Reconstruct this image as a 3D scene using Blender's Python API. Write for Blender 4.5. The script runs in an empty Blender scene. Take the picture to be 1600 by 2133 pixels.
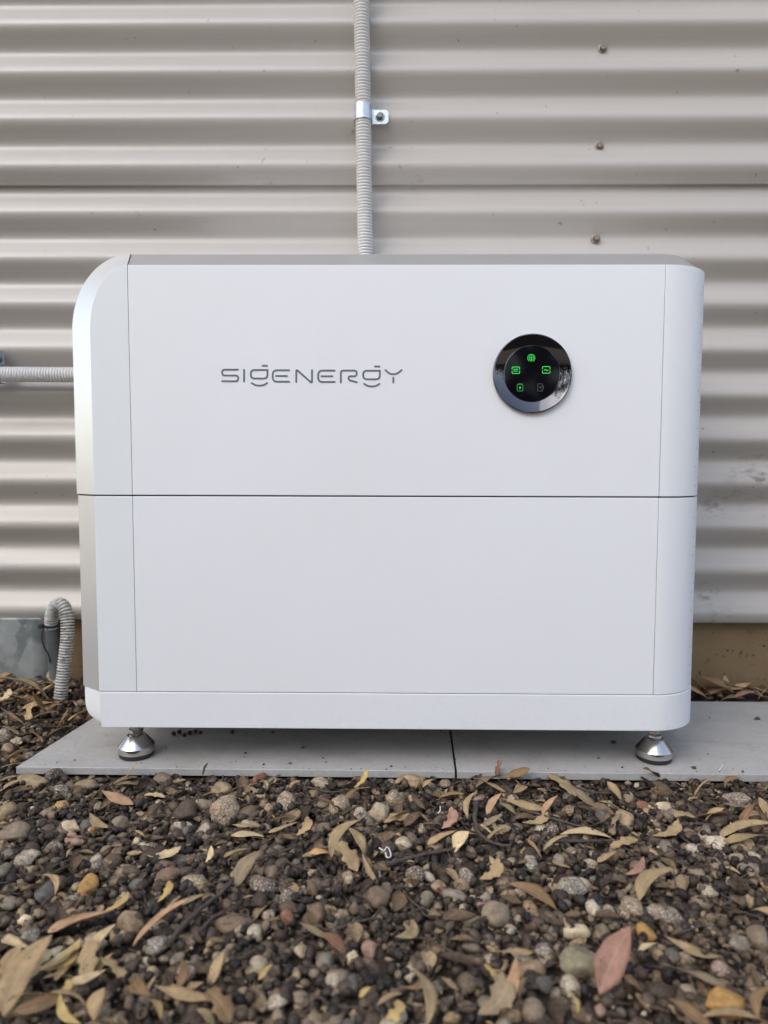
import bpy, bmesh, math, random
import numpy as np
from mathutils import Vector, Matrix
rad = math.radians
random.seed(11); rng = np.random.default_rng(11)
scene = bpy.context.scene
C = scene.collection

# ------------------------------------------------------------------ camera
W_PX, H_PX, F_PX = 1600.0, 2133.0, 1479.0
CAM_POS = Vector((0.0, -0.87, 0.385))
_p, _yaw, _roll = rad(4.0), rad(0.7), rad(0.15)
_f = Vector((-math.sin(_yaw)*math.cos(_p), math.cos(_yaw)*math.cos(_p), -math.sin(_p)))
_r0 = Vector((math.cos(_yaw), math.sin(_yaw), 0)); _u0 = _r0.cross(_f)
_r = math.cos(_roll)*_r0 + math.sin(_roll)*_u0
_u = -math.sin(_roll)*_r0 + math.cos(_roll)*_u0
cd = bpy.data.cameras.new('camera'); cam = bpy.data.objects.new('camera', cd); C.objects.link(cam)
cam.matrix_world = Matrix(((_r.x, _u.x, -_f.x, CAM_POS.x), (_r.y, _u.y, -_f.y, CAM_POS.y), (_r.z, _u.z, -_f.z, CAM_POS.z), (0, 0, 0, 1)))
cd.sensor_fit = 'HORIZONTAL'; cd.sensor_width = 36; cd.lens = 36*F_PX/W_PX
cd.clip_start = 0.02; cd.clip_end = 900
cd.dof.use_dof = True; cd.dof.focus_distance = 0.88; cd.dof.aperture_fstop = 5.6
scene.camera = cam

# ------------------------------------------------------------------ world, sun, exposure
SUN_EL, SUN_AZ = rad(42), rad(-38)         # azimuth from the camera's back (-Y) towards the left (-X)
sun_dir = Vector((math.sin(SUN_AZ)*math.cos(SUN_EL), -math.cos(SUN_AZ)*math.cos(SUN_EL), math.sin(SUN_EL)))
w = bpy.data.worlds.new('World'); scene.world = w; w.use_nodes = True
nt = w.node_tree; nt.nodes.clear()
sky = nt.nodes.new('ShaderNodeTexSky'); sky.sky_type = 'NISHITA'; sky.sun_disc = False
sky.sun_elevation = SUN_EL; sky.sun_rotation = math.atan2(sun_dir.x, sun_dir.y)
sky.air_density = 1.0; sky.dust_density = 1.6; sky.ozone_density = 1.0
hs = nt.nodes.new('ShaderNodeHueSaturation'); hs.inputs['Saturation'].default_value = 0.72
bg = nt.nodes.new('ShaderNodeBackground'); bg.inputs['Strength'].default_value = 0.14
out = nt.nodes.new('ShaderNodeOutputWorld')
nt.links.new(sky.outputs[0], hs.inputs['Color']); nt.links.new(hs.outputs[0], bg.inputs[0]); nt.links.new(bg.outputs[0], out.inputs[0])
sl = bpy.data.lights.new('sun', 'SUN'); sl.energy = 0.5; sl.angle = rad(60); sl.color = (1.0, 0.95, 0.88)
so = bpy.data.objects.new('sun', sl); C.objects.link(so)
so.rotation_euler = (-sun_dir).to_track_quat('-Z', 'Y').to_euler()
scene.view_settings.view_transform = 'Standard'
try: scene.view_settings.look = 'None'
except Exception: pass
scene.view_settings.gamma = 1.0; scene.view_settings.exposure = 1.28
scene.view_settings.use_curve_mapping = False

# ------------------------------------------------------------------ helpers
def ray(x, y): return _r*((x-W_PX/2)/F_PX) + _u*(-(y-H_PX/2)/F_PX) + _f
def at_y(x, y, Y): d = ray(x, y); return CAM_POS + d*((Y-CAM_POS.y)/d.y)      # photo point on the plane y = Y
def at_z(x, y, Z): d = ray(x, y); return CAM_POS + d*((Z-CAM_POS.z)/d.z)      # photo point on the plane z = Z
def depth(P): return (Vector(P)-CAM_POS).dot(_f)

def tag(o, label=None, cat=None, group=None, kind=None):
    if label: o['label'] = label
    if cat: o['category'] = cat
    if group: o['group'] = group
    if kind: o['kind'] = kind
    return o
def empty(name, loc, label, cat, group=None):
    o = bpy.data.objects.new(name, None); o.empty_display_size = .02; o.location = loc; C.objects.link(o)
    return tag(o, label, cat, group)
def link(name, me, m, parent=None, smooth=None):
    o = bpy.data.objects.new(name, me); C.objects.link(o)
    if m is not None:
        me.materials.clear(); me.materials.append(m)
    if parent is not None:
        o.parent = parent
        mw = Vector(parent.location) + (Vector(parent.parent.location) if parent.parent else Vector())
        o.location = -mw                                  # geometry below is written in world coordinates
    if smooth is not None: shade(me, smooth)
    return o
def shade(me, ang):
    for p in me.polygons: p.use_smooth = True
    if ang < 179:
        bm = bmesh.new(); bm.from_mesh(me)
        for e in bm.edges:
            if len(e.link_faces) == 2 and e.calc_face_angle(0) > rad(ang): e.smooth = False
        bm.to_mesh(me); bm.free()
def finish(bm, name):
    bmesh.ops.recalc_face_normals(bm, faces=bm.faces)
    me = bpy.data.meshes.new(name); bm.to_mesh(me); bm.free(); return me
def bevel_all(bm, r, seg=2, ang=25):
    if r <= 0: return
    es = [e for e in bm.edges if len(e.link_faces) == 2 and e.calc_face_angle(0) > rad(ang)]
    bmesh.ops.bevel(bm, geom=es, offset=r, segments=seg, affect='EDGES', profile=0.6, clamp_overlap=True)
def prism(bm, pts, axis, a, b):
    """polygon pts (2D) extruded along axis from a to b; axis 'y': pts are (x,z); 'z': (x,y); 'x': (y,z)"""
    def P(p, t): return {'y': (p[0], t, p[1]), 'z': (p[0], p[1], t), 'x': (t, p[0], p[1])}[axis]
    A = [bm.verts.new(P(p, a)) for p in pts]; B = [bm.verts.new(P(p, b)) for p in pts]
    n = len(pts)
    bm.faces.new(A); bm.faces.new(B[::-1])
    for i in range(n): bm.faces.new((A[i], B[i], B[(i+1) % n], A[(i+1) % n]))
def prism_obj(name, pts, axis, a, b, m, parent=None, bev=0.0, seg=2, smooth=32):
    bm = bmesh.new(); prism(bm, pts, axis, a, b); bmesh.ops.recalc_face_normals(bm, faces=bm.faces)
    bevel_all(bm, bev, seg); return link(name, finish(bm, name), m, parent, smooth)
def box_obj(name, x0, x1, y0, y1, z0, z1, m, parent=None, bev=0.0, seg=2):
    return prism_obj(name, [(x0, z0), (x1, z0), (x1, z1), (x0, z1)], 'y', y0, y1, m, parent, bev, seg, None)
def lathe(bm, prof, seg, M=Matrix()):
    """prof: (radius, height) list turned round local Z, then moved by M"""
    rings = []
    for r_, h_ in prof:
        if r_ < 1e-7: rings.append([bm.verts.new(M @ Vector((0, 0, h_)))])
        else: rings.append([bm.verts.new(M @ Vector((r_*math.cos(2*math.pi*i/seg), r_*math.sin(2*math.pi*i/seg), h_))) for i in range(seg)])
    for A, B in zip(rings, rings[1:]):
        for i in range(seg):
            j = (i+1) % seg
            if len(A) == 1 and len(B) == 1: continue
            if len(A) == 1: bm.faces.new((A[0], B[i], B[j]))
            elif len(B) == 1: bm.faces.new((A[i], A[j], B[0]))
            else: bm.faces.new((A[i], A[j], B[j], B[i]))
def lathe_obj(name, prof, seg, M, m, parent=None, smooth=32):
    bm = bmesh.new(); lathe(bm, prof, seg, M); return link(name, finish(bm, name), m, parent, smooth)
def frames(path):
    P = [Vector(p) for p in path]; T = []
    for i in range(len(P)):
        T.append((P[min(i+1, len(P)-1)]-P[max(i-1, 0)]).normalized())
    up = Vector((0.13, 0.31, 0.94)) if abs(T[0].z) < .8 else Vector((0.1, 1, 0.05))
    N = []; n = (up - T[0]*up.dot(T[0])).normalized()
    for t in T:
        n = (n - t*n.dot(t)).normalized(); N.append(n)
    return P, T, N
def tube(bm, path, radii, seg, cap=True):
    P, T, N = frames(path); rings = []
    for p, t, n, r_ in zip(P, T, N, radii):
        b = t.cross(n)
        rings.append([bm.verts.new(p + (n*math.cos(a)+b*math.sin(a))*r_) for a in [2*math.pi*i/seg for i in range(seg)]])
    for A, B in zip(rings, rings[1:]):
        for i in range(seg):
            j = (i+1) % seg; bm.faces.new((A[i], A[j], B[j], B[i]))
    if cap: bm.faces.new(rings[0][::-1]); bm.faces.new(rings[-1])
def spline(pts, n):
    """Catmull-Rom through pts, n samples, evenly spaced in length"""
    P = [Vector(p) for p in pts]; P = [2*P[0]-P[1]] + P + [2*P[-1]-P[-2]]; S = []
    for i in range(1, len(P)-2):
        for k in range(24):
            t = k/24; a, b, c, d = P[i-1], P[i], P[i+1], P[i+2]
            S.append(.5*((2*b)+(c-a)*t+(2*a-5*b+4*c-d)*t*t+(3*b-a-3*c+d)*t**3))
    S.append(P[-2]); L = [0]
    for a, b in zip(S, S[1:]): L.append(L[-1]+(b-a).length)
    res = []; j = 0
    for k in range(n):
        s = L[-1]*k/(n-1)
        while j < len(L)-2 and L[j+1] < s: j += 1
        t = (s-L[j])/max(L[j+1]-L[j], 1e-9); res.append(S[j].lerp(S[j+1], t))
    return res, L[-1]
def corrugated(bm, pts, r_out, pitch, seg=20, groove=.0016):
    _, L = spline(pts, 8); n = int(L/pitch)*8; groove = groove*1.0
    path, _ = spline(pts, n+1)
    prof = [.14, .03, 0, .03, .14, 1, 1, 1]           # one rib: rounded crown, narrow deep groove
    radii = [r_out - groove*prof[i % 8]**1.0 for i in range(n+1)]
    tube(bm, path, radii, seg)

# ------------------------------------------------------------------ materials
def mat(name, base=(.5, .5, .5), rough=.5, metal=0.0, spec=.5, coat=0.0):
    m = bpy.data.materials.new(name); m.use_nodes = True
    b = m.node_tree.nodes['Principled BSDF']
    b.inputs['Base Color'].default_value = (*base, 1); b.inputs['Roughness'].default_value = rough
    b.inputs['Metallic'].default_value = metal; b.inputs['Specular IOR Level'].default_value = spec
    b.inputs['Coat Weight'].default_value = coat
    return m
class N:
    def __init__(s, m): s.m = m; s.t = m.node_tree; s.b = s.t.nodes['Principled BSDF']
    def new(s, k, **kw):
        n = s.t.nodes.new(k)
        for a, v in kw.items(): setattr(n, a, v)
        return n
    def l(s, a, b): s.t.links.new(a, b)
    def pos(s): return s.new('ShaderNodeNewGeometry').outputs['Position']
    def scale(s, vec, v):
        n = s.new('ShaderNodeVectorMath', operation='MULTIPLY'); s.l(vec, n.inputs[0]); n.inputs[1].default_value = v; return n.outputs[0]
    def noise(s, vec, sc, det=4, rough=.55, dist=0):
        n = s.new('ShaderNodeTexNoise'); n.inputs['Scale'].default_value = sc; n.inputs['Detail'].default_value = det
        n.inputs['Roughness'].default_value = rough; n.inputs['Distortion'].default_value = dist
        if vec is not None: s.l(vec, n.inputs['Vector'])
        return n.outputs['Fac']
    def ramp(s, fac, stops):
        n = s.new('ShaderNodeValToRGB'); e = n.color_ramp.elements
        while len(e) < len(stops): e.new(.5)
        for i, (p, c) in enumerate(stops):
            e[i].position = p; e[i].color = (*c, 1) if isinstance(c, tuple) else (c, c, c, 1)
        s.l(fac, n.inputs[0]); return n.outputs[0]
    def mix(s, fac, a, b, mode='MIX'):
        n = s.new('ShaderNodeMix', data_type='RGBA', blend_type=mode)
        for v, i in ((fac, 0), (a, 6), (b, 7)):
            if isinstance(v, (int, float)): n.inputs[i].default_value = v
            elif isinstance(v, tuple): n.inputs[i].default_value = (*v, 1)
            else: s.l(v, n.inputs[i])
        return n.outputs[2]
    def math(s, op, a, b=None):
        n = s.new('ShaderNodeMath', operation=op)
        for v, i in ((a, 0), (b, 1)):
            if v is None: continue
            if isinstance(v, (int, float)): n.inputs[i].default_value = v
            else: s.l(v, n.inputs[i])
        return n.outputs[0]
    def col(s, v): s.l(v, s.b.inputs['Base Color'])
    def rough(s, v): s.l(v, s.b.inputs['Roughness'])
    def bump(s, h, strength=.3, dist=.001):
        n = s.new('ShaderNodeBump'); n.inputs['Strength'].default_value = strength; n.inputs['Distance'].default_value = dist
        s.l(h, n.inputs['Height']); s.l(n.outputs[0], s.b.inputs['Normal'])
    def near(s, p, r_):
        """1 at point p falling to 0 at distance r_"""
        n = s.new('ShaderNodeVectorMath', operation='DISTANCE'); s.l(s.pos(), n.inputs[0]); n.inputs[1].default_value = p
        mr = s.new('ShaderNodeMapRange'); s.l(n.outputs['Value'], mr.inputs[0]); mr.inputs[1].default_value = 0; mr.inputs[2].default_value = r_
        mr.inputs[3].default_value = 1; mr.inputs[4].default_value = 0; return mr.outputs[0]

def powder(name, base, rough=.42, metal=0.0):
    m = mat(name, base, rough, metal); n = N(m); p = n.pos()
    n.bump(n.noise(p, 1400, 2), .10, .0004)
    f = n.noise(p, 4, 4); c = n.mix(f, (base[0]*.955, base[1]*.955, base[2]*.94), tuple(min(1, c*1.03) for c in base))
    c = n.mix(n.ramp(n.noise(p, 210, 1), [(.80, 0.0), (.83, .4)]), c, (.40, .37, .33))
    sz = n.new('ShaderNodeSeparateXYZ'); n.l(p, sz.inputs[0]); low = n.new('ShaderNodeMapRange'); n.l(sz.outputs['Z'], low.inputs[0]); low.inputs[1].default_value = .15; low.inputs[2].default_value = .05
    d = n.math('MULTIPLY', low.outputs[0], n.ramp(n.noise(p, 160, 4, .7), [(.55, 0.0), (.75, .16)])); c = n.mix(d, c, (.42, .37, .31)); n.col(c)
    return m
M_white = powder('white_powder_coat', (.80, .81, .83), .45)
M_cover = powder('pale_grey_powder_coat', (.76, .785, .79), .45)
M_base = powder('white_base_coat', (.80, .81, .83), .42)
M_trim = powder('satin_silver_trim', (.78, .78, .765), .28, .55)
M_trim_top = powder('satin_silver_top', (.78, .785, .79), .22, .82)
M_casing = mat('dark_casing', (.09, .09, .092), .6)
M_letter = mat('grey_print', (.13, .145, .17), .45)
M_chrome = mat('dark_chrome', (.115, .115, .125), .05, 1.0)
M_screen = mat('black_glass', (.003, .003, .005), .05, 0, .2)
M_steel = mat('brushed_steel', (.56, .545, .52), .24, 1.0)
n = N(M_steel); n.rough(n.ramp(n.noise(n.scale(n.pos(), (60, 60, 2500)), 1, 2), [(.3, .13), (.7, .26)]))
M_nut = mat('nut_steel', (.68, .67, .66), .16, 1.0)
M_rubber = mat('black_rubber', (.018, .018, .02), .55)
def emis(name, col, st):
    m = mat(name, (.01, .01, .01), .4); b = m.node_tree.nodes['Principled BSDF']
    b.inputs['Emission Color'].default_value = (*col, 1); b.inputs['Emission Strength'].default_value = st; return m
M_green = emis('green_led', (.05, .85, .10), .46)
M_green_dim = emis('dim_green_led', (.06, .75, .16), .20)
M_grey_led = emis('dim_grey_glow', (.5, .5, .55), .07)  # grey icon given a faint glow by emission

# painted corrugated steel
M_wall = mat('beige_painted_steel', (.42, .40, .37), .34, 0, .5, .22); M_wall.node_tree.nodes['Principled BSDF'].inputs['Coat Roughness'].default_value = .10; n = N(M_wall); p = n.pos()
base = n.mix(n.noise(n.scale(p, (1.2, 1, 3)), 2, 3), (.405, .375, .338), (.45, .419, .379))
streak = n.ramp(n.noise(n.scale(p, (2, 60, 130)), 1, 3), [(.35, .93), (.7, 1.0)])
base = n.mix(1.0, base, streak, 'MULTIPLY')
spk = n.ramp(n.noise(p, 85, 2, .5), [(.735, 0.0), (.775, 1.0)])
base = n.mix(n.math('MULTIPLY', spk, .6), base, (.12, .10, .085))
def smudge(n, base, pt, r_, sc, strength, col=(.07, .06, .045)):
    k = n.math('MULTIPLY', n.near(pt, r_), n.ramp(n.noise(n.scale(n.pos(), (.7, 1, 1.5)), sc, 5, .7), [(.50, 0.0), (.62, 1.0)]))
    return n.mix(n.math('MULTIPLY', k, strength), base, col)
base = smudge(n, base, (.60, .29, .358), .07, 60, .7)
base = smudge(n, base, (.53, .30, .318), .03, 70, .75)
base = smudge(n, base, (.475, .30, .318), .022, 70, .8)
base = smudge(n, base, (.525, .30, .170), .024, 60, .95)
base = smudge(n, base, (-.067, .29, .905), .014, 160, 1)
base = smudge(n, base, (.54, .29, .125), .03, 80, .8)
base = smudge(n, base, (-0.395, .292, 0.824), 0.016, 120, .9)
base = smudge(n, base, (-0.200, .292, 0.825), 0.014, 150, .9)
base = smudge(n, base, (0.035, .292, 0.824), 0.020, 130, .9)
base = smudge(n, base, (0.110, .292, 0.822), 0.014, 150, .9)
base = smudge(n, base, (-0.410, .292, 0.778), 0.008, 110, .9)
base = smudge(n, base, (0.300, .292, 0.797), 0.007, 160, .9)
base = smudge(n, base, (0.245, .292, 0.800), 0.006, 160, .9)
n.col(base); n.rough(n.ramp(n.noise(n.scale(p, (3, 20, 60)), 1, 3), [(.3, .30), (.7, .46)]))
n.bump(n.noise(n.scale(p, (4, 10, 60)), 1, 2), .04, .002)

M_foot = mat('brown_concrete', (.20, .14, .085), .9); n = N(M_foot); p = n.pos()
c = n.mix(n.noise(p, 14, 5), (.13, .085, .042), (.26, .18, .092))
c = n.mix(n.ramp(n.noise(p, 130, 2), [(.66, 0.0), (.72, 1.0)]), c, (.03, .022, .015))
n.col(c); n.bump(n.noise(p, 180, 4), .5, .002)

M_tile = mat('grey_porcelain', (.3, .3, .3), .55); n = N(M_tile); p = n.pos()
c = n.mix(n.noise(n.scale(p, (1, 2.2, 1)), 16, 6, .65, .6), (.285, .276, .262), (.455, .442, .418))
c = n.mix(n.math('MULTIPLY', n.ramp(n.noise(n.scale(p, (1, 2.5, 1)), 140, 3), [(.40, 0.0), (.62, 1.0)]), .35), c, (.50, .488, .465))
dirt = n.ramp(n.noise(p, 9, 6, .7), [(.5, 0.0), (.72, 1.0)])
c = n.mix(n.math('MULTIPLY', dirt, .35), c, (.16, .13, .10))
n.col(c); n.bump(n.noise(p, 400, 3), .12, .001)

M_conduit = mat('pale_grey_pvc', (.60, .595, .58), .42); n = N(M_conduit); p = n.pos()
n.col(n.mix(n.noise(p, 30, 4), (.66, .65, .63), (.76, .75, .73)))
M_conduit_old = mat('dirty_grey_pvc', (.35, .35, .33), .65); n = N(M_conduit_old); p = n.pos()
g = n.ramp(n.noise(n.scale(p, (1, 1, 3.5)), 70, 4, .7), [(.50, 0.0), (.66, .85)])
n.col(n.mix(g, (.46, .455, .43), (.06, .055, .047)))
M_pipe = mat('dark_grey_pvc', (.085, .09, .095), .55); n = N(M_pipe); n.col(n.mix(n.noise(n.pos(), 60, 4), (.055, .058, .06), (.13, .135, .14)))
M_galv = mat('zinc_plate', (.60, .66, .68), .3, .9); n = N(M_galv)
n.col(n.mix(n.noise(n.pos(), 120, 4), (.48, .53, .55), (.72, .77, .78))); n.rough(n.ramp(n.noise(n.pos(), 200, 3), [(.3, .22), (.7, .42)]))
M_post = mat('spangled_galvanised_steel', (.45, .47, .47), .5, .6); n = N(M_post)
v = n.new('ShaderNodeTexVoronoi'); v.inputs['Scale'].default_value = 48; wq = n.mix(.12, n.pos(), n.new('ShaderNodeTexNoise').outputs['Color']); n.l(n.scale(n.pos(), (1, 1, .7)), v.inputs['Vector'])
c = n.mix(n.ramp(v.outputs['Color'], [(.2, 0.0), (.8, 1.0)]), (.20, .225, .225), (.37, .395, .39))
n.col(n.mix(n.ramp(n.noise(n.pos(), 30, 4), [(.42, 0.0), (.66, 1.0)]), c, (.46, .485, .475)))
M_screw = mat('weathered_screw', (.27, .22, .17), .5, .3); n = N(M_screw); n.col(n.mix(n.noise(n.pos(), 500, 2), (.14, .10, .07), (.42, .36, .30)))
M_bolt = mat('grey_bolt', (.22, .22, .23), .35, .8)

# ground matter
M_soil = mat('dark_soil', (.03, .022, .016), .95); n = N(M_soil); p = n.pos()
n.col(n.mix(n.noise(p, 90, 5), (.014, .010, .007), (.06, .042, .027))); n.bump(n.noise(p, 250, 4), 1, .004)
M_far = mat('bare_earth', (.16, .12, .085), .95); n = N(M_far); n.col(n.mix(n.noise(n.pos(), 2.5, 6), (.27, .195, .125), (.43, .33, .225)))
def island_mat(name, stops, rough, bump=.4, nsc=350, dust=.0, spec=.4):
    m = mat(name, (.1, .1, .1), rough, 0, spec); n = N(m); g = n.new('ShaderNodeNewGeometry')
    c = n.ramp(g.outputs['Random Per Island'], stops)
    f = n.ramp(n.noise(g.outputs['Position'], nsc, 4, .65), [(.3, .55), (.7, 1.35)])
    c = n.mix(1.0, c, f, 'MULTIPLY')
    if dust: c = n.mix(n.math('MULTIPLY', n.ramp(n.noise(g.outputs['Position'], 900, 2), [(.60, 0.0), (.68, 1.0)]), dust), c, (.34, .29, .23))
    n.col(c); n.bump(n.noise(g.outputs['Position'], nsc*1.6, 3), bump, .001); return m
M_gravel = island_mat('mixed_gravel', [(0, (.034, .022, .014)), (.25, (.085, .057, .035)), (.5, (.165, .118, .073)), (.68, (.26, .19, .118)),
                                       (.8, (.125, .11, .09)), (.9, (.31, .215, .11)), (.97, (.37, .31, .22)), (1, (.47, .41, .31))], .62, .4, 350, .25)
M_nutcap = island_mat('gumnut_brown', [(0, (.012, .008, .006)), (.5, (.031, .0205, .0135)), (.8, (.058, .039, .025)), (1, (.12, .083, .053))], .55, .5, 500, .18)
M_bits = island_mat('leaf_crumbs', [(0, (.026, .016, .010)), (.3, (.08, .05, .028)), (.65, (.18, .12, .065)), (.9, (.30, .21, .115)), (1, (.42, .31, .17))], .75, .3, 300)
M_twig = mat('twig_bark', (.06, .045, .035), .8); n = N(M_twig)
n.col(n.mix(n.noise(n.scale(n.pos(), (1, 1, 1)), 160, 5), (.025, .018, .014), (.115, .085, .065))); n.bump(n.noise(n.pos(), 500, 4), .6, .002)
def stone_mat(name, speckle):
    m = mat(name, (.2, .2, .2), .62, 0, .4); n = N(m); oi = n.new('ShaderNodeObjectInfo'); p = n.pos()
    c = n.mix(1.0, oi.outputs['Color'], n.ramp(n.noise(p, 130, 6, .72), [(.28, .45), (.72, 1.5)]), 'MULTIPLY')
    c = n.mix(n.ramp(n.noise(p, 45, 3), [(.55, 0.0), (.75, .55)]), c, (.075, .055, .04))
    c = n.mix(n.ramp(n.noise(p, 800, 2), [(.60, 0.0), (.70, .35)]), c, (.42, .36, .27))
    if speckle:
        c = n.mix(n.ramp(n.noise(p, 520, 2), [(.54, 0.0), (.62, .75)]), c, (.50, .47, .42))
        c = n.mix(n.ramp(n.noise(p, 430, 2, .5, .4), [(.60, 0.0), (.66, .85)]), c, (.035, .026, .02))
    n.col(c); n.bump(n.noise(p, 420 if speckle else 300, 4, .6), .8 if speckle else .5, .0015); return m
M_stone = stone_mat('smooth_stone', False); M_speck = stone_mat('speckled_stone', True)
M_leaf = mat('dry_gum_leaf', (.3, .2, .1), .6, 0, .35); n = N(M_leaf)
oi = n.new('ShaderNodeObjectInfo'); tc = n.new('ShaderNodeTexCoord'); p = n.pos()
c = n.mix(1.0, oi.outputs['Color'], n.ramp(n.noise(p, 75, 5, .65), [(.28, .62), (.72, 1.25)]), 'MULTIPLY')
c = n.mix(n.ramp(n.noise(p, 260, 3), [(.62, 0.0), (.74, .7)]), c, (.07, .045, .028))
sx = n.new('ShaderNodeSeparateXYZ'); n.l(tc.outputs['UV'], sx.inputs[0])
rib = n.ramp(n.math('ABSOLUTE', n.math('SUBTRACT', sx.outputs['Y'], .5)), [(.02, 1.0), (.055, 0.0)])
c = n.mix(n.math('MULTIPLY', rib, .25), c, (.46, .37, .25))
wv = n.new('ShaderNodeTexWave'); wv.inputs['Scale'].default_value = 9; wv.inputs['Distortion'].default_value = 3; n.l(tc.outputs['UV'], wv.inputs['Vector'])
c = n.mix(n.math('MULTIPLY', wv.outputs['Fac'], .12), c, (.12, .08, .05))
n.col(c); n.bump(n.noise(p, 380, 3), .35, .001)
M_thread = mat('white_plastic_thread', (.75, .75, .73), .4)

# ------------------------------------------------------------------ ground
def vnoise(x, y, s=1.0, seed=0):
    a = np.sin(x*s*1.3+seed)*np.cos(y*s*1.7+seed*2.1); b = np.sin(x*s*2.9-y*s*2.3+seed*.7); c_ = np.cos(x*s*5.1+y*s*4.7+seed*3.3)
    return (a*.5+b*.3+c_*.2)
def hgt(x, y):
    x = np.asarray(x, float); y = np.asarray(y, float)
    h = -.0125 + .0022*vnoise(x, y, 16, 1.7) + .0012*vnoise(x, y, 48, 4.2)
    left = np.clip((-.43-x)/.10, 0, 1)*np.clip((y-.02)/.25, 0, 1)
    h = h + .026*left
    back = np.clip((y-.262)/.03, 0, 1)*np.clip((x+.45)/.05, 0, 1); h = h + .012*back
    return h
def on_tile(x, y, mgn=0.0):
    xl = -.475 + (np.clip(y, 0, .27)/.27)*.038
    return (x > xl-mgn) & (y > -.007-mgn) & (y < .264+mgn)

far = bmesh.new()
vs = [far.verts.new(v) for v in ((-400, -400, -.035), (400, -400, -.035), (400, 400, -.035), (-400, 400, -.035))]; far.faces.new(vs)
tag(link('earth_ground', finish(far, 'earth_ground'), M_far), kind='structure')
gx = np.linspace(-1.6, 1.6, 161); gy = np.linspace(-1.3, .48, 90); X, Y = np.meshgrid(gx, gy)
Z = hgt(X, Y) - .004; edge = np.minimum(np.minimum(X+1.6, 1.6-X), Y+1.3); Z = np.where(edge < .2, Z-(.2-edge)*.12, Z)
Z = np.where(on_tile(X, Y, .01), -.0145, Z)
me = bpy.data.meshes.new('garden_soil'); nx, ny = len(gx), len(gy)
fc = [(j*nx+i, j*nx+i+1, (j+1)*nx+i+1, (j+1)*nx+i) for j in range(ny-1) for i in range(nx-1)]
me.from_pydata(np.stack([X.ravel(), Y.ravel(), Z.ravel()], 1).tolist(), [], fc)
tag(link('garden_soil', me, M_soil, None, 179), kind='structure')

# ------------------------------------------------------------------ woodland behind the photographer (mirrored in the display ring and trims)
def woodland():
    r_ = np.random.default_rng(5); bm = bmesh.new(); V = []; F_ = []
    spots = [(-9, -8, 6.5), (-6.2, -7, 7.5), (-4.0, -8.5, 6), (-1.8, -6.5, 7), (.6, -8, 6.2), (4.5, -10, 4.6), (9.5, -12, 5), (-12, -5, 5), (-2.8, -10.5, 7),  (-7.5, -4.5, 5.2)]
    for x, y, h in spots:
        lean = r_.uniform(-.5, .5, 2); path = [(x+lean[0]*t*t, y+lean[1]*t*t, -.1+h*.8*t) for t in np.linspace(0, 1, 7)]
        tube(bm, path, list(np.linspace(.16, .04, 7)), 7)
        top = path[-1]
        for b in range(9):
            t = r_.uniform(.35, 1); p0 = Vector(path[int(t*6)]); d = Vector((r_.normal(), r_.normal(), .5)).normalized()*r_.uniform(.7, 1.9); c0 = p0+d
            tube(bm, [p0, p0+d*.5+Vector((0, 0, .1)), c0], [.04, .03, .012], 5)
            for q in range(150):
                c1 = np.array(c0)+r_.normal(size=3)*[.55, .55, .42]; a = r_.normal(size=3); a /= np.linalg.norm(a); u_ = np.cross(a, r_.normal(size=3)); u_ /= np.linalg.norm(u_); a *= r_.uniform(.10, .2); u_ *= r_.uniform(.03, .06); i0 = len(V)
                V += [c1-a, c1+u_, c1+a, c1-u_]; F_.append((i0, i0+1, i0+2, i0+3))
    vs = [bm.verts.new(v) for v in V]
    for f in F_: bm.faces.new([vs[i] for i in f]).material_index = 1
    for k in range(2600):                                # undergrowth
        x, y = r_.uniform(-14, 14), r_.uniform(-10.5, -7.5); z = abs(r_.normal())*.9; c1 = np.array((x, y, z)); a = r_.normal(size=3)*.22; u_ = r_.normal(size=3)*.1
        bm.faces.new([bm.verts.new(q) for q in (c1-a, c1+u_, c1+a, c1-u_)]).material_index = 1
    me = bpy.data.meshes.new('woodland'); bm.to_mesh(me); bm.free(); o = link('woodland', me, mat('gum_bark', (.20, .16, .12), .85))
    me.materials.append(mat('gum_foliage', (.075, .085, .04), .55)); tag(o, 'gum trees behind the photographer, mirrored in the display ring', 'trees', kind='stuff')
woodland()

# ------------------------------------------------------------------ shed wall
PITCH = .0718; CREST0 = .9985; YC, YA = .2950, .0076
def wall_y(z):
    t = 2*math.pi*(z-CREST0)/PITCH; c_ = math.cos(t)
    return YC - YA*(c_ + .03*math.cos(3*t))/1.03
wall = empty('shed_wall', (0, .31, 0), 'beige horizontal corrugated steel wall behind the white battery cabinet', 'wall')
def sheet(z0, z1, off, name):
    n_ = int((z1-z0)/PITCH*40); zs = [z0+(z1-z0)*i/n_ for i in range(n_+1)]; bm = bmesh.new()
    xs = [-2.4+4.8*i/12 for i in range(13)]; rows = []
    for z in zs:
        rows.append([bm.verts.new((x, wall_y(z)+off+.0006*math.sin(x*2.1+z*9), z)) for x in xs])
    for A, B in zip(rows, rows[1:]):
        for i in range(12): bm.faces.new((A[i], A[i+1], B[i+1], B[i]))
    bmesh.ops.recalc_face_normals(bm, faces=bm.faces)
    if bm.faces[0].normal.y > 0: bmesh.ops.reverse_faces(bm, faces=bm.faces)
    me = bpy.data.meshes.new(name); bm.to_mesh(me); bm.free()
    o = link(name, me, M_wall, wall, 179)
    s = o.modifiers.new('thickness', 'SOLIDIFY'); s.thickness = .0012; s.offset = -1
    return o
sheet(.1207, .838, .0036, 'cladding_sheet'); sheet(.8275, 2.35, 0.0, 'cladding_sheet')
box_obj('footing', -.565, 2.4, .318, .6, -.08, .150, M_foot, wall, .003)
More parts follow.
